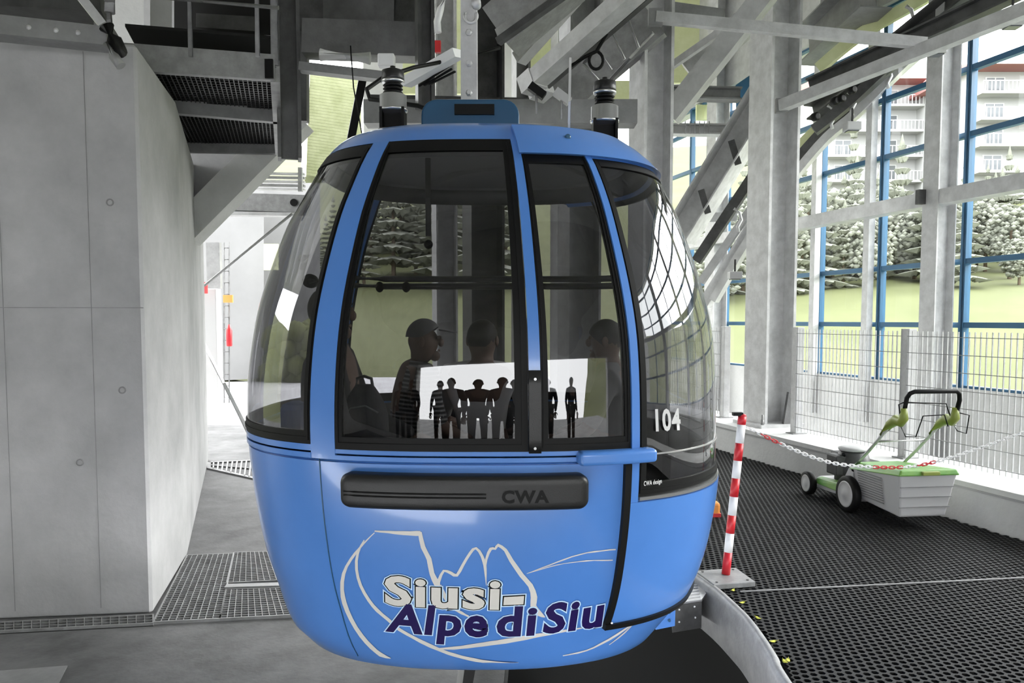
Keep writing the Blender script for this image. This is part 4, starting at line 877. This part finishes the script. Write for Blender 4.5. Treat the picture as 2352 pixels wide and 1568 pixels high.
tag(MB().hexa([at(606, 620, 24), at(640, 620, 24), at(640, 620, 24.2), at(606, 620, 24.2), at(606, 560, 24), at(640, 560, 24), at(640, 560, 24.2), at(606, 560, 24.2)]).build('wall_panel', 'yellow'), 'small yellow green panel beside the left cabin edge', 'panel')
for k in range(5):
    tag(MB().beam(at(590, 398 + 9 * k, 12.5), at(700, 400 + 9 * k, 12.5), .1, .03).build('louvre_bar', ['lsteel', 'steel'][k % 2]), 'thin horizontal louvre bar above the beam with two holes', 'bar', 'louvre bars left of the cabin')
tag(MB().beam(at(690, 385, 10), at(690, 440, 10), .05, .05).build('support_rod', 'lsteel'), 'short pale support rod beside the upper left cabin edge', 'rod')

# ------------------------------------------------------------------ wire fence on the parapet
UF = 5.52
def fence_post(v, label):
    p = H(UF, v, .32); o = empty('fence_post', p, label, 'post', 'fence posts')
    MB().box(p + UP * .6, (.09, .10, 1.2), (HC, HH, UP)).build('shaft', 'bgalv', o, bevel=.004); MB().box(p + UP * .006, (.18, .14, .012), (HC, HH, UP)).build('foot', 'galv', o)
    return o
def fence_panel(v0, v1, label):
    o = empty('wire_fence', H(UF - .04, (v0 + v1) / 2, .36), label, 'fence', 'wire fence panels')
    mb = MB(); n = int(abs(v1 - v0) / .055)
    for i in range(n + 1):
        v = v0 + (v1 - v0) * i / n; mb.box(H(UF - .045, v, .93), (.012, .006, 1.14), (HC, HH, UP)) if i % 1 == 0 else 0
    mb.build('vertical_wires', 'lsteel', o)
    mb = MB()
    for k in range(8):
        z = .40 + k * .15
        mb.hbox(UF - .056, UF - .051, v0, v1, z, z + .006)
    mb.build('horizontal_wires', 'steel', o)
pv = [7.58, 5.91, 4.24, 2.57]
fence_post(7.58, 'galvanised fence post just right of the main column'); fence_post(5.95, 'galvanised fence post behind the lawnmower handle'); fence_post(4.3, 'galvanised fence post beyond the right picture edge'); fence_post(9.1, 'galvanised fence post just left of the main column')
fence_panel(5.99, 7.54, 'wire mesh fence panel between the two visible posts'); fence_panel(4.34, 5.91, 'wire mesh fence panel right of the post behind the lawnmower'); fence_panel(9.14, 13.8, 'wire mesh fence panel left of the main column'); fence_panel(2.6, 4.26, 'wire mesh fence panel beyond the right picture edge')

# ------------------------------------------------------------------ striped post, chain
pb = Vector((1.335, 4.80, 0))
sp_ = empty('barrier_post', pb, 'red and white striped barrier post on a square grey base', 'post')
q = [atz(1597, 1310, .035), atz(1690, 1303, .035), atz(1735, 1335, .035), atz(1640, 1342, .035)]
MB().prism([p - UP * .033 for p in q], (0, 0, .033)).build('base_plate', 'galv', sp_, bevel=.004)
for c_ in q:
    cc = sum(q, Vector()) / 4; p = c_.lerp(cc, .25); MB().lathe(p, [(.008, 0), (.008, .004)], 8).build('screw', 'dsteel', sp_)
b0 = atz(1667, 1318, .035); b1 = at(1705, 955, 4.83); hb = [(1318, 'red'), (1268, 'white'), (1225, 'red'), (1184, 'white'), (1142, 'red'), (1100, 'white'), (1060, 'red'), (1020, 'white'), (978, 'red'), (958, None)]
for (y0, m_), (y1, _) in zip(hb[:-1], hb[1:]):
    f = lambda y: b0.lerp(b1, (1318 - y) / (1318 - 958))
    MB().lathe(f(y0), [(.026, 0), (.026, (f(y1) - f(y0)).length)], 18, b1 - b0).build('band', m_, sp_)
MB().lathe(b1 - (b1 - b0).normalized() * .0, [(.026, 0), (.02, .012), (0, .014)], 18, b1 - b0).build('post_top', 'red', sp_)
MB().box(b1 + Vector((-.03, -.0, .012)), (.06, .04, .02)).build('chain_clip', 'black', sp_)
def qb(p): return p
CH = cat([tuple(at(1716, 980, 4.83)), tuple(at(1800, 1022, 4.84)), tuple(at(1900, 1060, 4.86)), tuple(at(2000, 1072, 4.88)), tuple(at(2100, 1070, 4.9)), tuple(at(2200, 1045, 4.9)), tuple(at(2352, 992, 4.9)), tuple(at(2440, 955, 4.9))], 30)
CH = [Vector(p) for p in CH]; ch = empty('barrier_chain', CH[0], 'red and white plastic chain sagging from the striped post in front of the lawnmower', 'chain')
# resample by arc length
L = [0]
for i in range(1, len(CH)): L.append(L[-1] + (CH[i] - CH[i - 1]).length)
nl = 80; step = L[-1] / nl
def along(s):
    for i in range(1, len(CH)):
        if L[i] >= s: return CH[i - 1].lerp(CH[i], (s - L[i - 1]) / (L[i] - L[i - 1]))
    return CH[-1]
def link_mesh(mt):
    mb = MB(); r = .0085; hl = step * .5; pts = []
    for a in range(-90, 91, 30): pts.append((hl + r * math.cos(R(a)) - r * .3, r * math.sin(R(a)), 0))
    for a in range(90, 271, 30): pts.append((-hl + r * math.cos(R(a)) + r * .3, r * math.sin(R(a)), 0))
    mb.tube(pts, .0032, 6, closed=True); o = mb.build('link', mt, local=True); me = o.data; bpy.data.objects.remove(o); return me
lm = {k: link_mesh(k) for k in ('red', 'white')}
for i in range(nl):
    s = (i + .5) * step; p = along(s); d = (along(min(s + .01, L[-1])) - along(max(0, s - .01))).normalized()
    c = 'red' if i in (4, 5, 6, 7, 8, 33, 34, 35, 36, 37, 38, 39, 44, 45, 46, 47) else 'white'
    o = bpy.data.objects.new('link', lm[c]); col.objects.link(o); o.parent = ch; o.location = p - CH[0]
    s_, t_, d_ = orient(d); 
    if i % 2: s_, t_ = t_, -s_
    o.rotation_euler = Matrix((d_, s_, d_.cross(s_))).transposed().to_euler()
sp2 = copy_tree(sp_); sp2.location = Vector((3.51, 4.87, 0)); sp2['label'] = 'second striped barrier post just beyond the right picture edge'
# leaves on the mat, orange chock
for i, (px, py) in enumerate([(1683, 1356), (1704, 1384), (1742, 1420), (1775, 1473), (1803, 1520), (1809, 1517)]):
    p = atz(px, py, .004); a = random.random() * 3; mb = MB(); X = Vector((math.cos(a), math.sin(a), .0)); Y = Vector((-math.sin(a), math.cos(a), .0))
    pts = [p + X * (.02 * math.cos(R(t))) + Y * (.011 * math.sin(R(t))) + UP * (.003 * math.cos(R(2 * t)) + .003) for t in range(0, 360, 40)]
    mb.prism(pts, (0, 0, .001)); mb.tube([p + X * .018 + UP * .004, p + X * .032 + UP * .006], .001, 5)
    tag(mb.build('fallen_leaf', 'dash'), 'small yellow green leaf lying on the black mat near the curved edge', 'leaf', 'fallen leaves on the mat')
p = atz(1628, 1183, .0); o = tag(MB().box(p + UP * .06, (.16, .12, .11)).build('wheel_chock', 'orange', bevel=.02), 'orange and red block on the mat half hidden behind the cabin', 'block')
MB().box(p + UP * .015 , (.168, .128, .03)).build('base', 'red', o)

# ------------------------------------------------------------------ lawnmower
W = Vector((2.81, 6.47, 0)); ang = math.atan2(-.14, .99)      # local y (forward) points away from the viewer
mw = empty('lawnmower', W, 'green and grey push lawnmower with grass box parked on the mat beside the parapet', 'lawnmower', None, R(7.5))
def ml(fn, name, mt, parent=mw, bevel=0., label=None):
    mb = MB(); fn(mb); o = mb.build(name, mt, parent, local=True, bevel=bevel)
    if label: o['label'] = label
    return o
X_, Y_ = Vector((1, 0, 0)), Vector((0, 1, 0))
def wheel(x, y, r, w):
    o = ml(lambda m: m.lathe((x, y, r), [(r * .72, -w / 2), (r * .95, -w / 2), (r, -w * .3), (r, w * .3), (r * .95, w / 2), (r * .72, w / 2)], 32, -X_), 'wheel', 'black')
    ml(lambda m: m.lathe((x, y, r), [(r * .72, -w * .42), (r * .72, w * .54), (r * .66, w * .60), (r * .60, w * .54), (r * .3, w * .56), (r * .24, w * .66), (0, w * .68)], 32, -X_), 'hub', 'lgrey', o)
wheel(0, 0, .152, .06); wheel(.5, 0, .152, .06); wheel(.0, .66, .108, .055); wheel(.48, .66, .108, .055)
ml(lambda m: (m.hexa([Vector(p) for p in [(.05, -.05, .09), (.45, -.05, .09), (.45, .72, .07), (.05, .72, .07), (.08, -.03, .2), (.42, -.03, .2), (.40, .68, .17), (.10, .68, .17)]])), 'deck', 'lgrey', bevel=.02)
ml(lambda m: (m.hexa([Vector(p) for p in [(.03, .12, .12), (.08, .12, .12), (.08, .62, .12), (.03, .62, .12), (.05, .14, .2), (.1, .14, .215), (.1, .6, .18), (.05, .6, .17)]])), 'side_trim', 'green', bevel=.008)
ml(lambda m: m.hexa([Vector(p) for p in [(.02, .02, .14), (.07, .02, .14), (.07, .2, .13), (.02, .2, .13), (.03, -.03, .38), (.08, -.03, .38), (.08, .06, .36), (.03, .06, .36)]]), 'bracket', 'lgrey', bevel=.008)
ml(lambda m: (m.lathe((.25, .36, .19), [(.15, 0), (.15, .14), (.14, .18), (.12, .25), (.08, .27), (0, .275)], 26)), 'engine', 'dsteel', label='black engine under a grey cowl')
ml(lambda m: (m.box((.25, .47, .34), (.24, .12, .18)), m.box((.11, .38, .33), (.10, .18, .18))), 'engine_block', 'dsteel', bevel=.015)
ml(lambda m: m.lathe((.25, .36, .455), [(.12, 0), (.125, .02), (.09, .035), (0, .04)], 26), 'engine_cover', 'lgrey')
ml(lambda m: m.tube([(.13, .3, .42), (.1, .26, .44)], .014, 8), 'throttle_knob', 'black')
# grass box
gb = ml(lambda m: m.hexa([Vector(p) for p in [(.05, -.08, .13), (.45, -.08, .13), (.44, -.60, .10), (.06, -.60, .10), (.01, -.03, .38), (.49, -.03, .38), (.49, -.66, .45), (.01, -.66, .45)]]), 'grass_box', 'lgrey', bevel=.015)
for k in range(11):
    z = .17 + k * .02; t = (z - .13) / .27; x = .05 - .04 * t - .004
    ml(lambda m: m.box((x - .002, -.27, z), (.008, .32, .008)), 'louvre', 'steel', gb)
for z in (.18, .26, .34):
    t = (z - .1) / .35; y = -.60 - .06 * t - .004
    ml(lambda m: m.box((.25, y, z), (.40 + .06 * t, .008, .006)), 'ridge', 'steel', gb)
lid = ml(lambda m: m.hexa([Vector(p) for p in [(0, .02, .36), (.5, .02, .36), (.5, -.675, .43), (0, -.675, .43), (.06, .0, .42), (.44, .0, .42), (.48, -.66, .475), (.02, -.66, .475)]]), 'box_lid', 'green', gb, bevel=.012)
ml(lambda m: m.box((.25, -.68, .45), (.14, .03, .03)), 'lid_handle', 'lime', gb, bevel=.006)
# handles
for x in (.05, .47):
    hb_ = ml(lambda m: m.tube([(x, .06, .33), (x, -.2, .55), (x, -.5, .82)], .014, 10), 'handle_tube', 'lsteel')
    ml(lambda m: m.tube([(x, -.36, .70), (x, -.47, .80), (x, -.54, .84), (x, -.60, .83), (x, -.63, .86), (x, -.63, .94)], .03, 10, rr=[.017, .035, .042, .036, .034, .022]), 'handle_housing', 'lime', hb_)
    ml(lambda m: m.tube([(x, .04, .36), (x - .02, -.02, .36)], .02, 8), 'handle_knob', 'black', hb_)
ml(lambda m: m.tube([(.05, -.3, .64), (.47, -.3, .64)], .011, 10), 'cross_bar', 'chrome')
ml(lambda m: m.tube([(.05, -.63, .9), (.05, -.66, 1.02), (.06, -.68, 1.055), (.09, -.69, 1.07), (.43, -.69, 1.07), (.46, -.68, 1.05), (.48, -.66, 1.0), (.48, -.63, .9)], .017, 12), 'handle_bar', 'black')
ml(lambda m: m.tube([(.05, -.60, .83), (.0, -.64, .97), (.03, -.65, .985), (.40, -.62, .97), (.44, -.6, .9), (.47, -.6, .84)], .005, 6), 'brake_bail', 'black')
ml(lambda m: m.tube([(.06, -.58, .8), (.09, -.6, .72), (.16, -.62, .72), (.2, -.64, .88), (.36, -.66, .89), (.4, -.65, .8)], .005, 6), 'control_cable', 'black')
ml(lambda m: m.tube([(.47, -.58, .84), (.5, -.62, .76), (.56, -.64, .74), (.58, -.64, .88), (.5, -.62, .9)], .005, 6), 'control_cable', 'black')

# ------------------------------------------------------------------ people in the cabin
def skin(verts, edges, radii, root=0, sub=2):
    me = bpy.data.meshes.new('s'); me.from_pydata([tuple(v) for v in verts], edges, []); ob = bpy.data.objects.new('s', me); col.objects.link(ob)
    md = ob.modifiers.new('skin', 'SKIN'); md.use_smooth_shade = True
    for i, r in enumerate(radii):
        sv = me.skin_vertices[0].data[i]; sv.radius = (r, r) if not isinstance(r, tuple) else r; sv.use_root = (i == root)
    ob.modifiers.new('sub', 'SUBSURF').levels = sub
    dg = bpy.context.evaluated_depsgraph_get(); m = bpy.data.meshes.new_from_object(ob.evaluated_get(dg)); bpy.data.objects.remove(ob); return m
def person(loc, rz, label, J, shirt, hair='hair', trousers='cloth', cap=False, lean=(0, 0)):
    o = empty('person', loc, label, 'person', None, rz); o.scale = (.92, .92, .92)
    def V3(p): return Vector(p)
    order = ['pelvis', 'waist', 'chest', 'neck', 'headb', 'headm', 'headt']
    names = order + ['shl', 'ell', 'wrl', 'shr', 'elr', 'wrr', 'hipl', 'knl', 'anl', 'tol', 'hipr', 'knr', 'anr', 'tor']
    rad = dict(pelvis=.13, waist=.12, chest=.14, neck=.055, headb=.07, headm=.104, headt=.055, shl=.065, shr=.065, ell=.043, elr=.043, wrl=.027, wrr=.027, hipl=.09, hipr=.09, knl=.06, knr=.06, anl=.038, anr=.038, tol=.03, tor=.03)
    E = [('pelvis', 'waist'), ('waist', 'chest'), ('chest', 'neck'), ('neck', 'headb'), ('headb', 'headm'), ('headm', 'headt'), ('chest', 'shl'), ('shl', 'ell'), ('ell', 'wrl'), ('chest', 'shr'), ('shr', 'elr'), ('elr', 'wrr'), ('pelvis', 'hipl'), ('hipl', 'knl'), ('knl', 'anl'), ('anl', 'tol'), ('pelvis', 'hipr'), ('hipr', 'knr'), ('knr', 'anr'), ('anr', 'tor')]
    def sk(sel, k):
        nn = [n for n in names if n in sel]; ii = {n: i for i, n in enumerate(nn)}
        return skin([V3(J[n]) for n in nn], [(ii[a], ii[b]) for a, b in E if a in ii and b in ii], [rad[n] * k for n in nn])
    me = sk(names, 1.0); bm = bmesh.new(); bm.from_mesh(me)
    hm = V3(J['headm']); fw = V3(J.get('face', (0, 1, 0))).normalized(); sd_ = fw.cross(UP).normalized()
    extra = MB(); extra.ball(hm + fw * .094 - UP * .015, .016, 10, (.8, 1.1, 1.5), (sd_, fw, UP))
    for s in (-1, 1):
        extra.ball(hm + sd_ * s * .088 - UP * .01, .026, 10, (.35, .7, 1.15), (sd_, fw, UP)); extra.ball(hm + fw * .083 + sd_ * s * .032 + UP * .012, .011, 8)
    extra.ball(hm + fw * .082 - UP * .058, .02, 8, (1.2, .4, .4), (sd_, fw, UP)); extra.ball(hm + fw * .06 - UP * .088, .03, 10)
    for sdn, w_, e_ in (('l', 'wrl', 'ell'), ('r', 'wrr', 'elr')):
        w = V3(J[w_]); d = (w - V3(J[e_])).normalized(); s1, t1, _ = orient(d)
        extra.ball(w + d * .05, .042, 12, (.9, .45, 1.15), (s1, t1, d))
        for k in range(4):
            b0_ = w + d * .085 + s1 * (.030 - .020 * k); ln = (.062, .07, .066, .052)[k]
            extra.tube([b0_, b0_ + d * ln * .45 - t1 * .008, b0_ + d * ln * .8 - t1 * .028, b0_ + d * ln * .9 - t1 * .045], .009, 8, rr=[.0095, .009, .0085, .006])
        b0_ = w + d * .03 + s1 * .034; extra.tube([b0_, b0_ + s1 * .025 + d * .025, b0_ + s1 * .028 + d * .055 - t1 * .01], .01, 8, rr=[.012, .0105, .007])
    vs = [bm.verts.new(p) for p in extra.v]
    for f in extra.f:
        try: bm.faces.new([vs[i] for i in f]).smooth = True
        except ValueError: pass
    m2 = bpy.data.meshes.new('body'); bm.to_mesh(m2); bm.free(); m2.materials.append(M['skin'])
    b = bpy.data.objects.new('body', m2); col.objects.link(b); b.parent = o
    def child(name, me, mt):
        me.materials.clear(); me.materials.append(M[mt]); c = bpy.data.objects.new(name, me); col.objects.link(c); c.parent = o; me.polygons.foreach_set('use_smooth', [True] * len(me.polygons)); return c
    J0 = dict(J); 
    child('shirt', sk(['pelvis', 'waist', 'chest', 'neck', 'shl', 'ell', 'shr', 'elr'] + (['wrl', 'wrr'] if shirt == 'cloth' else []), 1.12), shirt)
    child('trousers', sk(['pelvis', 'hipl', 'knl', 'anl', 'hipr', 'knr', 'anr'], 1.16), trousers)
    child('shoes_left', skin([V3(J['anl']) - UP * .02, V3(J['tol']) - UP * .01], [(0, 1)], [.05, .042]), 'black').name = 'shoe'
    child('shoe', skin([V3(J['anr']) - UP * .02, V3(J['tor']) - UP * .01], [(0, 1)], [.05, .042]), 'black')
    ml_ = MB(); n = 20; ml_.smooth = True; rows = []
    for i in range(9):
        th = R(8 + i * (112 if not cap else 80) / 8); row_ = []
        for k in range(n + 1):
            a = 2 * math.pi * k / n; front = max(0, math.cos(a)); thk = th * (1 - .38 * front) ; r_ = .094 if not cap else .097
            row_.append(hm + UP * .012 + sd_ * (r_ * .92 * math.sin(thk) * math.sin(a)) + fw * (r_ * 1.03 * math.sin(thk) * math.cos(a)) + UP * (r_ * 1.08 * math.cos(thk)))
        rows.append(row_)
    ml_.grid(rows); ml_.f.append(list(range(n))); ml_.mi.append(0); ml_.sm.append(True)
    if cap: ml_.hexa([hm + UP * .05 + fw * .09 + sd_ * -.07, hm + UP * .05 + fw * .09 + sd_ * .07, hm + UP * .035 + fw * .18 + sd_ * .05, hm + UP * .035 + fw * .18 - sd_ * .05] + [hm + UP * .058 + fw * .09 + sd_ * -.07, hm + UP * .058 + fw * .09 + sd_ * .07, hm + UP * .043 + fw * .18 + sd_ * .05, hm + UP * .043 + fw * .18 - sd_ * .05])
    ml_.build('cap' if cap else 'hair', hair, o, local=True)
    return o
# seated pose: local x = right, y = facing direction, origin on the cabin floor below the pelvis; seat top at .46
def seated(lx=0, ly=0, face=(0, 1, 0), arm=0, s=1.0):
    sh = .19; c = Vector((lx * .6, ly * .6, 0)); n = Vector((lx, ly, 0))
    J = dict(pelvis=(0, 0, .55), waist=(lx * .25, ly * .25, .74), chest=(c.x, c.y, .95), neck=(n.x * .85, n.y * .85, 1.11), headb=(n.x, n.y + .01, 1.155), headm=(n.x, n.y + .015, 1.225), headt=(n.x, n.y, 1.295),
             shl=(c.x - sh, c.y, 1.03), shr=(c.x + sh, c.y, 1.03), ell=(c.x - .25, c.y + .10, .76), elr=(c.x + .25, c.y + .1, .76), wrl=(-.14, .32, .68 + arm), wrr=(.14, .32, .68 + arm),
             hipl=(-.1, .08, .53), hipr=(.1, .08, .53), knl=(-.13, .42, .53), knr=(.13, .42, .53), anl=(-.12, .40, .1), anr=(.12, .40, .1), tol=(-.13, .54, .05), tor=(.13, .54, .05), face=face)
    return J
ZF = .375
person((-.155, 4.02, ZF), R(-8), 'person with short dark hair in a cream top seated at the centre of the cabin', seated(0, .0, (0.2, 1, 0)), 'cream')
person((-.52, 3.95, ZF), R(-75), 'person in a striped grey shirt and cap leaning beside the backpack', seated(.05, .06, (.3, 1, 0)), 'striped', hair='cloth2', cap=True)
pc = person((-.775, 3.42, ZF + .01), R(-90), 'person in dark clothes seated at the left end of the cabin', seated(0, -.03), 'cloth'); pc.scale = (1.02, 1.02, 1.02)
person((.50, 3.9, ZF), R(80), 'person in dark clothes seated behind the right door window', seated(0, .02), 'cloth2')
# backpack and blue bag
o = empty('backpack', (-.62, 3.28, .95), 'dark backpack with a top handle on the seat behind the main window', 'backpack')
def bp(m):
    m.smooth = True; rows = []
    for i in range(9):
        t = i / 8; z = .36 * t; w = .10 * (1 - max(0, t - .55) ** 2 * 3.2); d = .075 * (1 - max(0, t - .5) ** 2 * 2)
        rows.append([Vector((-.62 + w * sp(math.cos(R(a)), .7), 3.28 + d * sp(math.sin(R(a)), .7), .97 + z)) for a in range(0, 361, 20)])
    m.grid(rows); m.f.append(list(range(19))); m.mi.append(0); m.sm.append(False); m.f.append(list(range(8 * 19, 9 * 19))); m.mi.append(0); m.sm.append(True)
mb = MB(); bp(mb); mb.build('bag_body', 'cloth', o)
MB().tube([(-.655, 3.28, 1.32), (-.65, 3.28, 1.355), (-.62, 3.28, 1.365), (-.59, 3.28, 1.355), (-.585, 3.28, 1.32)], .007, 8).build('handle', 'cloth2', o)
MB().tube([(-.70, 3.2, 1.20), (-.66, 3.195, 1.24), (-.6, 3.19, 1.25), (-.55, 3.2, 1.22)], .004, 6).build('zip', 'cloth2', o)
o = tag(MB().box((-.90, 3.27, 1.08), (.12, .14, .36)).build('shoulder_bag', 'denim', bevel=.03), 'blue bag on the seat in the left end window', 'bag')

# ------------------------------------------------------------------ outside: meadow, trees, apartment houses
def hz(x, y):
    r = math.hypot(x, y); 
    if r < 24: return -1.2
    if r < 70: return -1.2 + (r - 24) * .165
    return -1.2 + 46 * .165 + (r - 70) * .30
mb = MB(); mb.smooth = True; rows = []
for i in range(40):
    r = 10 + 3.5 * i if i < 36 else 136 + (i - 35) * 12; row_ = []
    for k in range(61):
        a = R(-60 + 4.2 * k); x, y = r * math.cos(a), r * math.sin(a); row_.append(Vector((x, y, hz(x, y) + .6 * math.sin(x * .11) * math.cos(y * .13) * (r > 24))))
    rows.append(row_)
mb.grid(rows); tag(mb.build('meadow', 'grass', origin=(0, 0, -1.2)), 'bright green meadow slope outside the windows', 'meadow', kind='stuff')
struct(MB().hexa([Vector(p) for p in [(-26, 14.5, -.6), (2, 14.5, -.6), (4, 27, -.6), (-26, 27, -.6), (-26, 14.5, -.37), (2, 14.5, -.37), (4, 27, -.37), (-26, 27, -.37)]]).build('floor', 'snow'))
def tree_mesh(seed, kind):
    rnd = random.Random(seed); mb = MB(); mb.m('leaf')
    if kind == 'conifer':
        for lv in range(11):
            z = 1.2 + lv * .85; rr = (1 - lv / 11.5) * 2.1
            n = 13
            for k in range(n):
                a = 2 * math.pi * (k + rnd.random()) / n; L_ = rr * (.75 + .4 * rnd.random()); d = Vector((math.cos(a), math.sin(a), -.25)); s = Vector((-math.sin(a), math.cos(a), 0))
                p = Vector((0, 0, z + .5)); w = .28 + .22 * rr * .5
                mb.add([p, p + d * L_ * .6 + s * w, p + d * L_, p + d * L_ * .6 - s * w, p + d * L_ * .5 - UP * .45], [(0, 1, 2), (0, 2, 3), (0, 4, 1), (0, 3, 4), (1, 4, 2), (2, 4, 3)])
        mb.lathe((0, 0, 9.8), [(.3, 0), (0, 1.3)], 6)
    else:
        for k in range(520):
            a = rnd.random() * 6.28; e = math.acos(2 * rnd.random() - 1); rr = 2.4 * (.55 + .5 * rnd.random()); p = Vector((rr * math.sin(e) * math.cos(a), rr * math.sin(e) * math.sin(a), 4.2 + rr * 1.15 * math.cos(e)))
            q = .2 + .2 * rnd.random(); mb.ball(p, q, 5, (1, 1, .7))
    c = mb.build('crown', None, local=True); t = MB().lathe((0, 0, -1), [(.22, 0), (.1, 6)], 7).build('trunk', 'bark', local=True)
    return c.data, t.data, (c, t)
TM = {}
for s, k in ((1, 'conifer'), (2, 'conifer'), (3, 'leafy')):
    cdm, tdm, obs = tree_mesh(s, k); TM[s] = (cdm, tdm, k)
    for x in obs: bpy.data.objects.remove(x)
def tree(px, Y, s, kd, name=None):
    x = (px - 1176) / 1800 * Y; p = Vector((x, Y, hz(x, Y) - .2)); cm, tm, k = TM[kd]
    o = empty('tree', p, 'pale green %s on the hillside outside' % ('conifer tree' if k == 'conifer' else 'leafy tree'), 'tree', 'conifers on the hillside' if k == 'conifer' else 'leafy trees on the hillside')
    o.scale = (s, s, s * random.uniform(.9, 1.2)); o.rotation_euler = (0, 0, random.random() * 6)
    for n, m_ in (('crown', cm), ('trunk', tm)): c = bpy.data.objects.new(n, m_); col.objects.link(c); c.parent = o
rt = random.Random(4)
for k in range(64):
    px = 1640 + 740 * k / 63 + rt.uniform(-8, 8); Y = rt.uniform(52, 72) if k % 2 else rt.uniform(60, 80)
    tree(px, Y * .82, rt.uniform(.55, .9) * (.75 if px > 2150 else 1), rt.choice([1, 2, 3, 3]))
for k in range(34):
    px = 600 + 560 * k / 33; Y = rt.uniform(52, 75); tree(px, Y, rt.uniform(.7, 1.0) * (.5 + .9 * max(0, min(1, (px - 760) / 250))), rt.choice([1, 2]))
# apartment houses on the slope
def house(px0, px1, Y, ytop, ybot, floors, label, roofc='roof'):
    a, b = at(px0, ybot, Y), at(px1, ybot, Y); zt = at(px0, ytop, Y).z; z0 = a.z; w = b.x - a.x; hgt = (zt - z0) / floors
    o = empty('apartment_building', ((a.x + b.x) / 2, Y, z0), label, 'building')
    MB().box(((a.x + b.x) / 2, Y + 5, (z0 + zt) / 2), (w, 10, zt - z0)).build('wall', 'render', o)
    nb = max(2, int(w / 4.5))
    for f in range(floors):
        z = z0 + f * hgt
        MB().box(((a.x + b.x) / 2, Y - .8, z + .1), (w * .96, 1.8, .25)).build('balcony_slab', 'render', o)
        mb = MB(); x = a.x + w * .03
        mb.box(((a.x + b.x) / 2, Y - 1.6, z + 1.2), (w * .94, .06, .08))
        while x < b.x - w * .03: mb.box((x, Y - 1.6, z + .7), (.07, .05, 1.0)); x += .4
        mb.build('balcony_railing', 'lgrey', o)
        for k in range(nb):
            cx_ = a.x + w * (k + .5) / nb
            wi = MB().box((cx_, Y - .04, z + hgt * .48), (1.9, .12, hgt * .62)).build('window', 'lgrey', o)
            MB().m('winglass').box((cx_ - .45, Y - .12, z + hgt * .48), (.75, .04, hgt * .54)).box((cx_ + .45, Y - .12, z + hgt * .48), (.75, .04, hgt * .54)).build('pane', None, wi)
    mx = (a.x + b.x) / 2
    MB().hexa([Vector(p) for p in [(a.x - 1, Y - 2.5, zt), (b.x + 1, Y - 2.5, zt), (b.x + 1, Y + 11, zt), (a.x - 1, Y + 11, zt), (a.x - 1, Y + 3.5, zt + 1.6), (b.x + 1, Y + 3.5, zt + 1.6), (b.x + 1, Y + 4.5, zt + 1.6), (a.x - 1, Y + 4.5, zt + 1.6)]]).build('roof', roofc, o)
house(1880, 2190, 88, 195, 480, 5, 'white apartment house with balconies seen through the middle window bays')
house(2215, 2560, 78, 165, 520, 6, 'white apartment house with balconies and pink roof seen through the rightmost window bay')
# people waiting at the entrance behind the viewer: seen reflected in the lower part of the cabin glass
def standing(f=(0, 1, 0)):
    return dict(pelvis=(0, 0, .95), waist=(0, 0, 1.12), chest=(0, 0, 1.32), neck=(0, 0, 1.50), headb=(0, .01, 1.56), headm=(0, .015, 1.635), headt=(0, 0, 1.71), shl=(-.19, 0, 1.40), shr=(.19, 0, 1.40), ell=(-.25, 0, 1.12), elr=(.25, 0, 1.12),
                wrl=(-.25, .1, .88), wrr=(.25, .1, .88), hipl=(-.1, 0, .92), hipr=(.1, 0, .92), knl=(-.11, .02, .5), knr=(.11, .02, .5), anl=(-.11, 0, .1), anr=(.11, 0, .1), tol=(-.12, .14, .04), tor=(.12, .14, .04), face=f)
qa = person((.9, -2.9, 0), 0, 'person standing in the queue behind the viewer, reflected in the cabin glass', standing(), 'cloth'); qa['group'] = 'waiting people reflected in the glass'; qa.scale = (1, 1, 1)
for x, y, rz in ((.3, -3.1, 20), (-.4, -2.8, -15), (1.7, -3.2, 30), (2.4, -2.7, -10), (-1.2, -3.1, 5), (-1.9, -2.4, 12), (-2.5, -2.9, -8), (.05, -2.2, 14), (1.3, -2.4, -20), (-.8, -2.1, 8)):
    q = copy_tree(qa); q.location = (x, y, 0); q.rotation_euler = (0, 0, R(rz))
